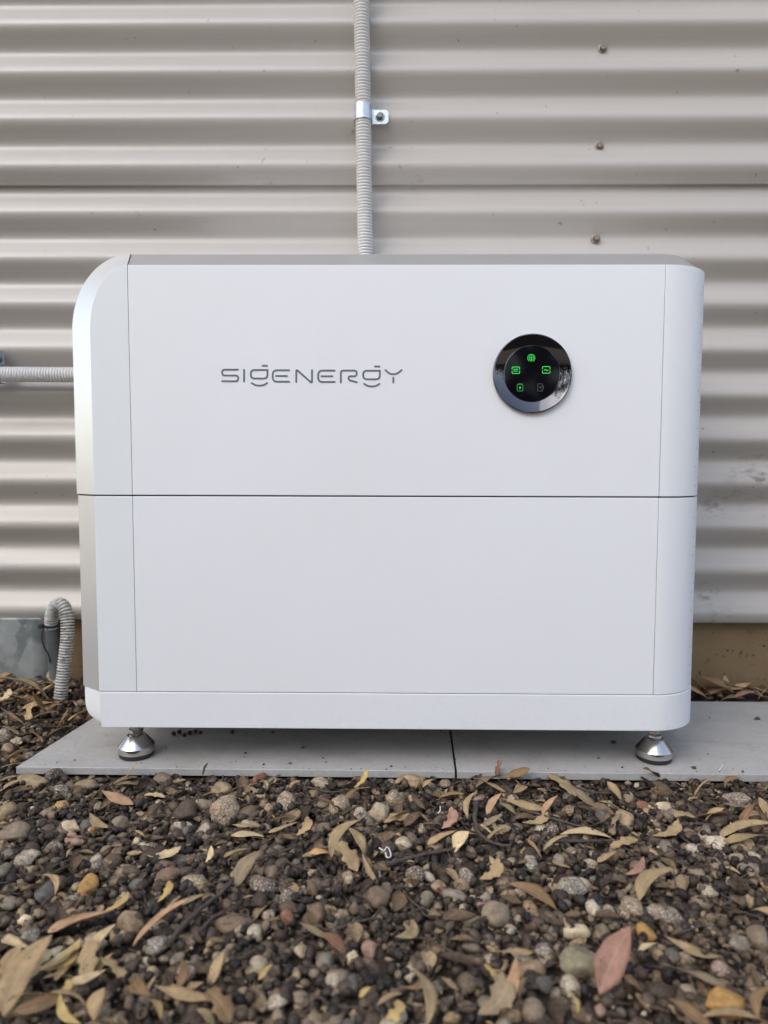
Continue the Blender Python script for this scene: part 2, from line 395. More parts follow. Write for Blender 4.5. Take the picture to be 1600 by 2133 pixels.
def hexscrew(p, parent, name='screw', r_=.0052, m=M_screw):
    M = Matrix.Translation(p) @ Matrix.Rotation(rad(90), 4, 'X') @ Matrix.Rotation(random.random(), 4, 'Z')
    o = lathe_obj(name, [(0, -.004), (r_*1.35, -.004), (r_*1.4, .0008), (r_*1.15, .0016), (r_*1.0, .0018)], 20, M, m, parent)
    h = lathe_obj('screw_head', [(r_*.82, .0010), (r_*.86, .0052), (r_*.70, .0062), (r_*.45, .0062), (r_*.40, .0054), (0, .0054)], 6, M, m, o, 20)
    h.location = -(Vector(o.location)+Vector(parent.location))
    return o
for x, y in ((1256, 100), (1249, 303), (1242, 496)):
    p = at_y(x, y, .300); hexscrew(Vector((p.x, wall_y(p.z)-.001, p.z)), wall)

# ------------------------------------------------------------------ tiles
def tile(pts, label):
    o = prism_obj('paving_tile', pts, 'z', -.0095, 0, M_tile, None, .0006, 1)
    tag(o, label, 'tile', 'grey paving tiles under the cabinet'); return o
tile([(-.475, -.0035), (.0790, -.0062), (.0868, .263), (-.437, .263)], 'grey porcelain paving tile under left foot of the white cabinet')
tile([(.0818, -.0066), (.682, -.0105), (.690, .262), (.0895, .263)], 'grey porcelain paving tile under right foot of the white cabinet')

# ------------------------------------------------------------------ battery cabinet
XL, XS1, XS2, XR, RC = -.3682, -.3207, .3251, .3940, .0665
ZT, ZSU, ZSL, ZB1, ZB0 = .6215, .34435, .34250, .0963, .0510
DEPTH = .252
cab = empty('battery_cabinet', (0, .12, 0), 'large white home battery cabinet with round display and grey lettering standing on tiles', 'battery')
def ell(cx, cz, a, b, n_): return [(cx-a*math.cos(math.pi/2*i/n_), cz+b*math.sin(math.pi/2*i/n_)) for i in range(n_+1)]
inner = ell(XS1-.0006, ZT-.080, XS1-.0006-XL, .080, 28)            # from the left vertical up to the top seam
outer = ell(XS1-.004, .6405-.094, XS1-.004+.3995, .094, 28)
G = .00028
# front panels
box_obj('front_panel', XS1+G, XS2-G, 0, .006, ZSU, ZT, M_white, cab, .0007)
box_obj('front_panel', XS1+G, XS2-G, 0, .006, ZB1+.0009, ZSL, M_white, cab, .0007)
# left covers
prism_obj('left_cover', [(XS1-G, ZSU), (XS1-G, ZT)] + inner[-2::-1] + [(XL, ZSU)], 'y', 0, .006, M_cover, cab, .0005, 2, None)
box_obj('left_cover', XL, XS1-G, 0, .006, ZB1+.0009, ZSL, M_cover, cab, .0006)
# right covers: rounded in plan
def right_plan(grow=0.0, x0=XS2):
    cx, cy = XR-RC, RC; pts = [(x0, -grow)]
    for i in range(21):
        a = -math.pi/2 + math.pi/2*i/20; pts.append((cx+(RC+grow)*math.cos(a), cy+(RC+grow)*math.sin(a)))
    return pts
plan = right_plan(0, XS2+G) + [(XR, DEPTH), (XR-.004, DEPTH)] + [(XR-RC+(RC-.004)*math.cos(math.pi/2*k/12-0), RC-(RC-.004)*math.sin(math.pi/2*k/12)) for k in range(13)] + [(XS2+G, .004)]
prism_obj('right_cover', plan, 'z', ZSU, ZT, M_white, cab, .0006, 2, 14)
prism_obj('right_cover', plan, 'z', ZB1+.0009, ZSL, M_white, cab, .0006, 2, 14)
# chamfered trims
def loft(name, A, B, m, parent, back=None):
    bm = bmesh.new(); loops = [A, B] + ([back] if back else [])
    V = [[bm.verts.new(p) for p in L_] for L_ in loops]
    for P_, Q in zip(V, V[1:]):
        for i in range(len(P_)-1): bm.faces.new((P_[i], P_[i+1], Q[i+1], Q[i]))
    return link(name, finish(bm, name), m, parent, 30)
DC = .0225
A = [(XL, 0.0012, ZSU)] + [(x, .0012, z) for x, z in inner]; B = [(-.3995, DC, ZSU)] + [(x, DC, z) for x, z in outer]
def trim_fix(L_): return L_
loft('edge_trim', A, B, M_trim, cab, [(p[0], DEPTH, p[2]) for p in B])
zz = [ZB1+.0009, ZSL]
loft('edge_trim', [(XL, .0012, z) for z in zz], [(-.3978, DC, z) for z in zz], M_trim, cab, [(-.3978, DEPTH, z) for z in zz])
rp = right_plan(-.0012, XS1-.0003); rt = right_plan(-.0255, XS1-.0037)
A = [(x, y, ZT-.0012) for x, y in rp]; B = [(x, max(y, .0225), .6410) for x, y in rt]
A.append((XR-.0012, DEPTH, ZT-.0012)); B.append((XR-.0255, DEPTH, .6410))
def topface(): return [(p[0], DEPTH, .6410) for p in B]
loft('top_trim', A, B, M_trim_top, cab, topface())
# casing behind the covers (seen only in the joints)
prism_obj('casing', [(-.397, .0985), (.355, .0985), (.355, .612), (-.355, .612), (-.397, .55)], 'y', .0235, DEPTH-.002, M_casing, cab)
box_obj('joint_filler', -.336, .345, .0062, .0232, .0985, .60, M_casing, cab)
prism_obj('joint_filler', [(-.392, .0225), (-.364, .0045), (.327, .0045)] + [(XR-RC+(RC-.0045)*math.cos(-math.pi/2+math.pi/2*k/12), RC+(RC-.0045)*math.sin(-math.pi/2+math.pi/2*k/12)) for k in range(1, 13)] + [(XR-.0045, DEPTH-.004), (-.392, DEPTH-.004)], 'z', .3405, .3462, M_casing, cab)
# base plinth
bp = [(XL+.0012, -.0004)] + right_plan(.0004, XL+.002)[1:] + [(XR+.0004, DEPTH), (XL+.0012, DEPTH)]
bm = bmesh.new(); prism(bm, bp, 'z', ZB0, ZB1); bmesh.ops.recalc_face_normals(bm, faces=bm.faces)
bevel_all(bm, .0009, 2); link('base_plinth', finish(bm, 'base_plinth'), M_base, cab, 14)
def side(z): return -.3960 + .0270*(1-max(0, 1-(max(0, .0820-z)/.0307)**2.7)**(1/2.7))
zs = [.0820-.0306*math.sin(math.pi/2*k/14) for k in range(14, -1, -1)] + [.0965]
loft('base_side', [(XL+.0010, .0004, z) for z in zs], [(side(z), DC, z) for z in zs], M_base, cab, [(side(z), DEPTH, z) for z in zs])
prism_obj('base_lid', [(XL+.001, .0020), (XL+.001, DEPTH-.01), (-.3950, DEPTH-.01), (-.3950, .0232)], 'z', .0945, .0962, M_base, cab, 0, 1, None)
# tiny perforations down the right cover
bm = bmesh.new()
for z0, z1 in ((.357, .612), (.105, .334)):
    for a, off in ((-.70, 0), (-.56, .5)):
        k = 0; z = z0 + off*.02
        while z < z1:
            P = Vector((XR-RC+(RC+.00015)*math.cos(a), RC+(RC+.00015)*math.sin(a), z))
            M = Matrix.Translation(P) @ Matrix.Rotation(a, 4, 'Z') @ Matrix.Rotation(rad(90), 4, 'Y')
            lathe(bm, [(0, 0.0001), (.0006, .0001), (.0007, -.0005)], 7, M); z += .0235
tag(link('perforation', finish(bm, 'perforation'), M_casing, cab), kind='stuff')

# lettering: strokes written in photo pixels, laid on the front panel
def stroke(bm, pts, wd, y0=-.00012, caps=True):
    P = [Vector((at_y(x, y, 0).x, at_y(x, y, 0).z)) for x, y in pts]
    closed = (P[0]-P[-1]).length < 1e-6
    if closed: P = P[:-1]
    n_ = len(P); L_, R_ = [], []
    for i in range(n_):
        a = P[i-1] if (i > 0 or closed) else None; b = P[(i+1) % n_] if (i < n_-1 or closed) else None
        d1 = (P[i]-a).normalized() if a is not None else None; d2 = (b-P[i]).normalized() if b is not None else None
        d1 = d1 or d2; d2 = d2 or d1
        n1 = Vector((-d1.y, d1.x)); n2 = Vector((-d2.y, d2.x)); mid = (n1+n2)
        mid = mid.normalized() if mid.length > 1e-6 else n1
        k = min(1/max(mid.dot(n1), .35), 1.8)*wd/2
        L_.append(P[i]+mid*k); R_.append(P[i]-mid*k)
    V = lambda p: bm.verts.new((p.x, y0, p.y))
    LV = [V(p) for p in L_]; RV = [V(p) for p in R_]
    for i in range(n_ if closed else n_-1):
        j = (i+1) % n_; bm.faces.new((LV[i], LV[j], RV[j], RV[i]))
    if caps and not closed:
        for c0, d, a, b in ((P[0], (P[0]-P[1]).normalized(), LV[0], RV[0]), (P[-1], (P[-1]-P[-2]).normalized(), RV[-1], LV[-1])):
            s = Vector((a.co.x, a.co.z))-c0; arc = [a]
            for k in range(1, 6):
                th = math.pi*k/6; arc.append(V(c0 + s*math.cos(th) + d*(wd/2)*math.sin(th)))
            bm.faces.new(arc+[b])
def stroke_obj(name, strokes, wd, m, parent, y0=-.00012, caps=True):
    bm = bmesh.new()
    for s in strokes:
        c_ = caps
        if isinstance(s, tuple): s, c_ = s
        stroke(bm, s, wd, y0, c_)
    bmesh.ops.recalc_face_normals(bm, faces=bm.faces)
    for f in bm.faces:
        if f.normal.y > 0: f.normal_flip()
    ex = bmesh.ops.extrude_face_region(bm, geom=list(bm.faces))
    for v in [g for g in ex['geom'] if isinstance(g, bmesh.types.BMVert)]: v.co.y -= .00018
    me = finish(bm, name); o = link(name, me, m, parent)
    return o
def rr(pts, r_=16, n_=5, closed=False):
    """round the corners of a polyline"""
    P = [Vector(p) for p in pts]; out_ = []
    idx = range(len(P)) if closed else range(1, len(P)-1)
    if not closed: out_.append(P[0])
    for i in idx:
        a, b, c_ = P[i-1], P[i], P[(i+1) % len(P)]; rr_ = min(r_, (a-b).length*.48, (c_-b).length*.48)
        p, q = b+(a-b).normalized()*rr_, b+(c_-b).normalized()*rr_
        for k in range(n_+1):
            t = k/n_; out_.append((1-t)**2*p + 2*t*(1-t)*b + t*t*q)
    if not closed: out_.append(P[-1])
    else: out_.append(out_[0].copy())
    return [(p[0], p[1]) for p in out_]
def cv(path): return [(400+x/3.2, 680+y/3.2) for x, y in path]
lw = 12/3.2*.87/F_PX
def gee(dx, dy):
    s = lambda q: [(x+dx, y+dy) for x, y in q]
    return [cv(s(rr([(503, 290), (392, 290), (392, 347), (503, 347), (503, 290)], 26))), (cv(s([(466, 262), (505, 262)])), False),
            cv(s([(398, 377), (420, 390), (436, 393.5), (450, 394.5), (464, 393.5), (480, 390), (501, 377)]))]
def ee(dx, dy):
    s = lambda q: [(x+dx, y+dy) for x, y in q]
    return [cv(s(rr([(648, 292), (538, 292), (538, 368), (648, 368)], 30))), cv(s([(560, 330), (633, 330)]))]
for nm, st in (('letter_s', [cv(rr([(307, 288), (201, 288), (201, 327), (308, 327), (308, 365), (201, 365)], 20))]),
               ('letter_i', [cv([(347, 289), (347, 366)])]), ('letter_g', gee(0, 0)), ('letter_e', ee(0, 0)),
               ('letter_n', [cv(rr([(695, 370), (695, 286), (800, 378), (800, 292)], 14))]), ('letter_e', ee(303, 2)),
               ('letter_r', [cv(rr([(992, 373), (992, 294), (1098, 294), (1098, 332), (1044, 332), (1044, 357), (1099, 372)], 17))]),
               ('letter_g', gee(749, 5)), ('letter_y', [cv(rr([(1289, 291), (1320, 318), (1364, 318), (1397, 291)], 22)), cv([(1342, 341), (1342, 373)])])):
    stroke_obj(nm, st, lw, M_letter, cab)

# round display
RP = at_y(1108, 778.8, 0); DP = Vector((RP.x, 0, RP.z))
MD = Matrix.Translation(DP) @ Matrix.Rotation(rad(90), 4, 'X')              # local +z looks out of the panel
def dpart(o): return o
disp = lathe_obj('display', [(0, .0005), (.0331, .0005), (.0331, -.0006)], 72, MD, M_screen, cab, 25)
dpart(lathe_obj('bezel_ring', [(.0474, -.0002), (.0474, .0044), (.0471, .0051), (.0462, .0051), (.0454, .0046), (.0340, .0010), (.0337, .0013), (.0332, .0013), (.0328, .0002)], 96, MD, M_chrome, disp, 25))
def dv(path): return [(990+x/6.667, 660+y/6.667) for x, y in path]
def arc(cx, cy, r_, a0, a1, n_=18): return [(cx+r_*math.cos(rad(a0+(a1-a0)*i/n_)), cy-r_*math.sin(rad(a0+(a1-a0)*i/n_))) for i in range(n_+1)]
SY = -.00062; px = .87/F_PX/6.667
def icon(name, st, wd, m): o = stroke_obj(name, st, wd*px, m, disp, SY); dpart(o)
def fill(bm_pts, name, m):
    bm = bmesh.new(); P = [at_y(x, y, 0) for x, y in dv(bm_pts)]
    prism(bm, [(p.x, p.z) for p in P], 'y', SY-.00012, SY-.0003); dpart(link(name, finish(bm, name), m, disp))
icon('signal_icon', [dv(arc(778, 572, 50, -55, 235)), dv(arc(778, 572, 31, -50, 230)), dv(arc(778, 572, 10, 0, 359)), dv([(774, 590), (768, 618)]), dv([(783, 590), (790, 618)])], 6, M_green)
def bracket(x0, x1, y0, y1): return [dv(rr([(x0, (y0+y1)/2-12), (x0, y0), (x1, y0), (x1, (y0+y1)/2-12)], 20)), dv(rr([(x0, (y0+y1)/2+12), (x0, y1), (x1, y1), (x1, (y0+y1)/2+12)], 20))]
icon('battery_level_icon', bracket(511, 615, 697, 787) + [dv([(533, 728), (592, 728)]), dv([(533, 753), (592, 753)])], 7.5, M_green)
icon('mains_icon', bracket(933, 1037, 692, 783) + [dv(rr([(957, 744), (972, 726), (996, 752), (1014, 736)], 12))], 7.5, M_green)
icon('charge_icon', [dv(rr([(582, 940), (660, 940), (660, 1030), (582, 1030)], 14, 5, True)), dv([(594, 930), (652, 930)])], 6, M_green_dim)
fill([(626, 960), (606, 992), (619, 992), (614, 1012), (636, 980), (622, 980)], 'charge_bolt', M_green)
icon('charger_icon', [dv([(866, 1028), (870, 930), (928, 930), (928, 1028)]), dv([(862, 1030), (938, 1030)]), dv(rr([(930, 945), (947, 965), (947, 1002), (932, 1006)], 8))], 5, M_grey_led)
fill([(906, 954), (888, 984), (899, 984), (895, 1000), (914, 972), (902, 972)], 'charger_bolt', M_grey_led)

# feet
def foot(x, y):
    M = Matrix.Translation((x, y, 0)); rs = random.random()
    def fp(o): return o
    f = lathe_obj('foot', [(.0229, .0064), (.0231, .0070), (.0231, .0142), (.0226, .0150), (.0118, .0278), (.0105, .0284), (.0, .0284)], 72, M, M_steel, cab, 22)
    fp(lathe_obj('rubber_pad', [(0, .0002), (.0205, .0002), (.0222, .0015), (.0228, .0062), (.0, .0062)], 48, M, M_rubber, f, 30))
    fp(lathe_obj('hex_nut', [(.0076, .0285), (.0087, .0294), (.0090, .0304), (.0090, .0358), (.0087, .0368), (.0072, .0376), (0, .0376)], 6, M @ Matrix.Rotation(.25+rs*.2, 4, 'Z'), M_nut, f, 20))
    prof = [(.0062, .0376)]
    for k in range(12): prof += [(.0068, .0379+k*.0013), (.0061, .0385+k*.0013)]
    fp(lathe_obj('threaded_stem', prof+[(0, .053)], 20, M, M_nut, f, 60))
fL, fR = at_y(285, 1570, .036).x, at_y(1362, 1578, .036).x
for x, y in ((fL, .036), (fR, .036), (fL, .215), (fR, .215)): foot(x, y)

# ------------------------------------------------------------------ conduits and clamps
bm = bmesh.new()
a, b, c_ = at_y(753, 0, .2735), at_y(757, 262, .2735), at_y(761, 525, .2735)
up = (a-b).normalized()
corrugated(bm, [a+up*1.0, a+up*.4, a, b, c_, c_+Vector((.004, 0, -.12))], .0123, .0046, 22, .0055)
tag(link('vertical_conduit', finish(bm, 'vertical_conduit'), M_conduit, None, 50), 'pale grey ribbed conduit running up the corrugated wall above the cabinet', 'conduit')
bm = bmesh.new()
corrugated(bm, [(-1.5, .2735, .531), (-.80, .2735, .5262), (-.62, .2735, .5242), (-.5, .2735, .5235), (-.37, .2735, .523)], .0123, .0046, 22, .0055)
tag(link('horizontal_conduit', finish(bm, 'horizontal_conduit'), M_conduit, None, 50), 'pale grey ribbed conduit running sideways into the left of the cabinet', 'conduit')
M_zinc_refl = mat('zinc_painted_reflection', (.16, .18, .22), .32, .9)  # same zinc plate, its dark reflection put into the base colour
def clamp(origin, rot, label, M_galv=M_galv):
    cl = empty('pipe_clamp', origin, label, 'pipe clamp', 'zinc clamps holding the conduits')
    # built for a vertical conduit through the local origin, tab towards +x, wall at local y = +.0125
    Mx = Matrix.Translation(origin) @ Matrix.Rotation(rot, 4, 'Y')
    ro, ri, hh = .0140, .0130, .0118
    pts = [(-ro, .0125)] + [(ro*math.cos(math.pi+math.pi*k/20), ro*math.sin(math.pi+math.pi*k/20)) for k in range(21)] + [(ro, .0112), (.0165, .0112), (.0165, .0124), (ri, .0124)] + [(ri*math.cos(-math.pi*k/20), ri*math.sin(-math.pi*k/20)) for k in range(21)] + [(-ri, .0125)]
    bm = bmesh.new(); prism(bm, pts, 'z', -hh, hh); bmesh.ops.recalc_face_normals(bm, faces=bm.faces); bevel_all(bm, .0004, 1, 40); bm.transform(Mx)
    link('clamp_band', finish(bm, 'clamp_band'), M_galv, cl, 35)
    x0, x1, z0, z1, r_ = .0158, .0400, -.0115, .0105, .006
    tp = [(x0, z0)] + [(x1-r_+r_*math.sin(math.pi/2*k/6), z0+r_-r_*math.cos(math.pi/2*k/6)) for k in range(7)] + [(x1-r_+r_*math.cos(math.pi/2*k/6), z1-r_+r_*math.sin(math.pi/2*k/6)) for k in range(7)] + [(x0, z1)]
    bm = bmesh.new(); prism(bm, tp, 'y', .0100, .0114); bmesh.ops.recalc_face_normals(bm, faces=bm.faces); bevel_all(bm, .0004, 1, 40)
    lathe(bm, [(.0078, .0), (.0075, .0009), (.0068, .0010), (.0056, .0002)], 28, Matrix.Translation((.0265, .0099, -.0006)) @ Matrix.Rotation(rad(90), 4, 'X'))
    bm.transform(Mx); link('clamp_tab', finish(bm, 'clamp_tab'), M_galv, cl, 35)
    bm = bmesh.new(); Ms = Mx @ Matrix.Translation((.0262, .0099, -.0002)) @ Matrix.Rotation(rad(90), 4, 'X')
    lathe(bm, [(.0054, .0002), (.0055, .0010), (.0045, .0014), (.0041, .0015)], 20, Ms); lathe(bm, [(.0041, .0012), (.0041, .0052), (.0034, .0058), (0, .0058)], 6, Ms @ Matrix.Rotation(.3, 4, 'Z'))
    link('clamp_screw', finish(bm, 'clamp_screw'), M_bolt, cl, 25)
    return cl
p = at_y(756, 236, .2735); clamp(Vector((p.x, .2735, p.z)), 0, 'shiny zinc clamp screwed to the wall round the vertical conduit')
p = at_y(-12, 780, .2735); clamp(Vector((p.x, .2735, p.z)), rad(-90), 'zinc clamp with painted dark reflection at the left photo edge above the horizontal conduit', M_zinc_refl)
# old conduit looping into the soil
bm = bmesh.new(); Q = lambda x, y, Y: at_y(x, y, Y)
corrugated(bm, [Q(122, 1500, .222), Q(125, 1462, .222), Q(133, 1395, .228), Q(140, 1330, .234), Q(139.5, 1285, .240), Q(132, 1263, .246), Q(121, 1259, .256), Q(110, 1272, .266), Q(106.5, 1296, .272), Q(107, 1312, .274)], .0107, .0044, 20, .0045)
loop = empty('looped_conduit', Q(125, 1462, .222), 'dirty grey ribbed conduit looping out of a dark pipe into the soil', 'conduit')
link('hose', finish(bm, 'hose'), M_conduit_old, loop, 60)
bm = bmesh.new(); path, _ = spline([Q(106, 1288, .2735), Q(108, 1320, .274), Q(113, 1370, .272), Q(119, 1440, .268), Q(122, 1480, .266)], 20)
tube(bm, path, [.0098]*20, 20); link('dark_pipe', finish(bm, 'dark_pipe'), M_pipe, loop, 50)
bm = bmesh.new(); P0 = Q(107, 1303, .274); lathe(bm, [(.0112, -.002), (.0116, -.0018), (.0116, .0018), (.0112, .002)], 24, Matrix.Translation(P0))
prism(bm, [(P0.x-.0165, P0.z-.003), (P0.x-.0100, P0.z-.003), (P0.x-.0100, P0.z+.003), (P0.x-.0165, P0.z+.003)], 'y', P0.y-.010, P0.y-.003)
path, _ = spline([Q(98, 1306, .262), Q(90, 1312, .258), Q(87, 1330, .256), Q(93, 1350, .256), Q(101, 1363, .258), Q(104, 1380, .262)], 24)
tube(bm, path, [.0011]*24, 8); link('cable_tie', finish(bm, 'cable_tie'), M_rubber, loop, 40)
# galvanised post stub
r_ = .030; x0, x1, y0, y1 = -.705, -.573, .291, .40; pts = []
for cx, cy, a0 in ((x1-r_, y0+r_, -90), (x1-r_, y1-r_, 0), (x0+r_, y1-r_, 90), (x0+r_, y0+r_, 180)):
    pts += [(cx+r_*math.cos(rad(a0+90*k/8)), cy+r_*math.sin(rad(a0+90*k/8))) for k in range(9)]
tag(prism_obj('steel_post', pts, 'z', -.05, .1235, M_post, None, .001, 1, 35), 'stub of galvanised steel post under the wall at the left photo edge', 'post')

# ------------------------------------------------------------------ gravel, gumnuts and crumbs (uncountable, one object each)
def ico(sub):
    bm = bmesh.new(); bmesh.ops.create_icosphere(bm, subdivisions=sub, radius=1.0)
    v = np.array([x.co for x in bm.verts]); f = np.array([[q.index for q in p.verts] for p in bm.faces]); bm.free(); return v, f
def lump(sub, amp, seed, cuts=0):
    v, f = ico(sub); r_ = np.random.default_rng(seed); d = np.ones(len(v))
    for _ in range(6):
        k = r_.normal(size=3)*r_.uniform(1, 2.6); d += amp/2.2*np.sin(v@k + r_.uniform(0, 6.3))
    if cuts:
        n_ = r_.normal(size=(cuts, 3)); n_ /= np.linalg.norm(n_, axis=1)[:, None]; off = r_.uniform(.62, .9, cuts)
        dots = v@n_.T; lim = np.where(dots > .05, off/np.maximum(dots, .05), 9).min(1)
        d = np.minimum(d, lim*1.0)*(1-.0) 
    return v*d[:, None], f
def cup():
    """an open gumnut: urn shape with a rim and a hollow"""
    prof = [(0, -1.0), (.55, -.86), (.86, -.3), (.92, .2), (.74, .58), (.80, .74), (.58, .74), (.42, .3), (0, .1)]; S = 9
    v = []; f = []; idx = []
    for r_, h_ in prof:
        if r_ == 0: idx.append([len(v)]); v.append((0, 0, h_))
        else:
            idx.append(list(range(len(v), len(v)+S)))
            for i in range(S):
                a = 2*math.pi*i/S; k = 1+.06*math.cos(5*a); v.append((r_*k*math.cos(a), r_*k*math.sin(a), h_))
    for A, B in zip(idx, idx[1:]):
        for i in range(S):
            j = (i+1) % S
            if len(A) == 1: f.append((A[0], B[j], B[i]))
            elif len(B) == 1: f.append((A[i], A[j], B[0]))
            else: f += [(A[i], A[j], B[j]), (A[i], B[j], B[i])]
    return np.array(v, float), np.array(f)
def shard(seed):
    r_ = np.random.default_rng(seed); n_ = 5; t = np.linspace(0, 1, n_); wv = np.sin(np.pi*np.clip(t*.9+.08, 0, 1))*r_.uniform(.14, .34)
    yb = r_.uniform(-.3, .3)*t**2; zb = r_.uniform(.05, .35)*np.sin(t*3)*.5
    top = []
    for sgn in (1, 0, -1): top.append(np.stack([t-.5, yb+sgn*wv, zb+(.06 if sgn else 0)], 1))
    v = np.concatenate(top); v = np.concatenate([v, v-[0, 0, .035]]); f = []; m_ = 3*n_
    for r0 in (0, n_):
        for i in range(n_-1):
            a, b, c_, d = r0+i, r0+i+1, r0+n_+i+1, r0+n_+i
            f += [(a, d, c_), (a, c_, b), (a+m_, c_+m_, d+m_), (a+m_, b+m_, c_+m_)]
    for i in range(n_-1):
        for a, b in ((i+1, i), (2*n_+i, 2*n_+i+1)): f += [(a, b, b+m_), (a, b+m_, a+m_)]
    return v, np.array(f)
def stick(seed):
    r_ = np.random.default_rng(seed); v = []; f = []; S = 5; K = 4; bend = r_.uniform(-.12, .12, (K+1, 2))
    for k in range(K+1):
        for i in range(S):
            a = 2*math.pi*i/S; rd = .055*(1-.35*k/K); v.append((k/K-.5, bend[k, 0]+rd*math.cos(a), bend[k, 1]*.5+rd*math.sin(a)))
    for k in range(K):
        for i in range(S):
            j = (i+1) % S; a, b, c_, d = k*S+i, k*S+j, (k+1)*S+j, (k+1)*S+i; f += [(a, b, c_), (a, c_, d)]
    f += [(0, i+1, i) for i in range(1, S-1)] + [(K*S, K*S+i, K*S+i+1) for i in range(1, S-1)]
    return np.array(v), np.array(f)
def rotmats(n_, flat=None):
    """random rotations; flat = mostly lying: spin about z with tilt of the given spread"""
    if flat is None:
        q = rng.normal(size=(n_, 4)); q /= np.linalg.norm(q, axis=1)[:, None]
    else:
        a = rng.uniform(0, 2*np.pi, n_); t = rng.normal(0, flat, n_)/2; b = rng.uniform(0, 2*np.pi, n_)
        qz = np.stack([np.cos(a/2), 0*a, 0*a, np.sin(a/2)], 1); qt = np.stack([np.cos(t), np.sin(t)*np.cos(b), np.sin(t)*np.sin(b), 0*t], 1)
        w1, x1, y1, z1 = qt.T; w2, x2, y2, z2 = qz.T
        q = np.stack([w1*w2-x1*x2-y1*y2-z1*z2, w1*x2+x1*w2+y1*z2-z1*y2, w1*y2-x1*z2+y1*w2+z1*x2, w1*z2+x1*y2-y1*x2+z1*w2], 1)
    w_, x, y, z = q.T
    return np.stack([np.stack([1-2*(y*y+z*z), 2*(x*y-z*w_), 2*(x*z+y*w_)], 1), np.stack([2*(x*y+z*w_), 1-2*(x*x+z*z), 2*(y*z-x*w_)], 1),
                     np.stack([2*(x*z-y*w_), 2*(y*z+x*w_), 1-2*(x*x+y*y)], 1)], 1)
def scatter(name, temps, P, S, Rm, m, smooth=True):
    Vs, Fs, off = [], [], 0; which = rng.integers(0, len(temps), len(P))
    for k, (v, f) in enumerate(temps):
        I = np.where(which == k)[0]
        if not len(I): continue
        q = np.einsum('nij,nvj->nvi', Rm[I], v[None]*S[I][:, None, :]) + P[I][:, None, :]
        Vs.append(q.reshape(-1, 3)); Fs.append((f[None]+(np.arange(len(I))*len(v))[:, None, None]).reshape(-1, 3)+off); off += len(I)*len(v)
    V = np.concatenate(Vs); Fq = np.concatenate(Fs); me = bpy.data.meshes.new(name)
    me.vertices.add(len(V)); me.vertices.foreach_set('co', V.ravel().astype(np.float32))
    me.loops.add(Fq.size); me.loops.foreach_set('vertex_index', Fq.ravel().astype(np.int32))
    me.polygons.add(len(Fq)); me.polygons.foreach_set('loop_start', np.arange(0, Fq.size, 3, dtype=np.int32))
    me.polygons.foreach_set('use_smooth', np.full(len(Fq), smooth)); me.update(calc_edges=True); me.validate()
    o = bpy.data.objects.new(name, me); C.objects.link(o); me.materials.append(m); return o
def points(n_, x0, x1, y0, y1, tile_mgn):
    x = rng.uniform(x0, x1, n_); y = rng.uniform(y0, y1, n_); k = ~on_tile(x, y, tile_mgn) & (y < .312) & ~((x > .685) & (y > 0) & (y < .26))
    return x[k], y[k]
def multi(regs, mgn):
    q = [points(*r_, mgn) for r_ in regs]; return np.concatenate([a for a, _ in q]), np.concatenate([b for _, b in q])
# the photo sees x -0.5..0.6 in front of the tiles, the strip left of them and the strip behind
FRONT = lambda d: [(int(d*.55), -.62, .66, -.50, .0), (int(d*.30), -1.15, 1.2, -.85, .02)]
LEFT = lambda d: [(int(d*.16), -.95, -.43, -.02, .315)]
BACK = lambda d: [(int(d*.05), -.44, .95, .262, .315)]
# small pebbles, in two layers
x, y = multi(FRONT(18500) + LEFT(9000), .003); n_ = len(x)
r_ = np.clip(rng.lognormal(math.log(.0037), .47, n_), .0014, .0092); S = r_[:, None]*np.stack([rng.uniform(.9, 1.5, n_), rng.uniform(.75, 1.1, n_), rng.uniform(.5, .85, n_)], 1)
z = hgt(x, y) + rng.uniform(-.004, .0045, n_) - r_*.3
big = (r_ > .0056)
T1 = [lump(1, .24, 20+k, 0 if k < 3 else 7) for k in range(8)]; T2 = [lump(2, .26, 40+k, 0 if k < 4 else 9) for k in range(9)]
P = np.stack([x, y, z], 1); Rm = rotmats(n_, .5)
tag(scatter('small_gravel', T1, P[~big], S[~big], Rm[~big], M_gravel), 'small brown and grey gravel covering the garden bed', 'gravel', kind='stuff')
tag(scatter('coarse_gravel', T2, P[big], S[big], Rm[big], M_gravel), 'coarser brown and grey pebbles among the gumnuts', 'gravel', kind='stuff')
# gumnuts
x, y = multi(FRONT(9500) + LEFT(4200) + BACK(1500), .004); dens = vnoise(x, y, 9, 2.2) + rng.normal(0, .55, len(x)) + np.clip((y+.30)*2.2, -.6, .5); k = dens > -.25; x, y = x[k], y[k]; n_ = len(x)
r_ = rng.uniform(.0032, .0054, n_); S = r_[:, None]*np.stack([rng.uniform(.9, 1.1, n_), rng.uniform(.9, 1.1, n_), rng.uniform(.95, 1.35, n_)], 1)
z = hgt(x, y) + rng.uniform(-.002, .0058, n_)
tag(scatter('gumnuts', [cup()], np.stack([x, y, z], 1), S, rotmats(n_), M_nutcap), 'dark brown open gumnuts strewn between the stones', 'gumnuts', kind='stuff')
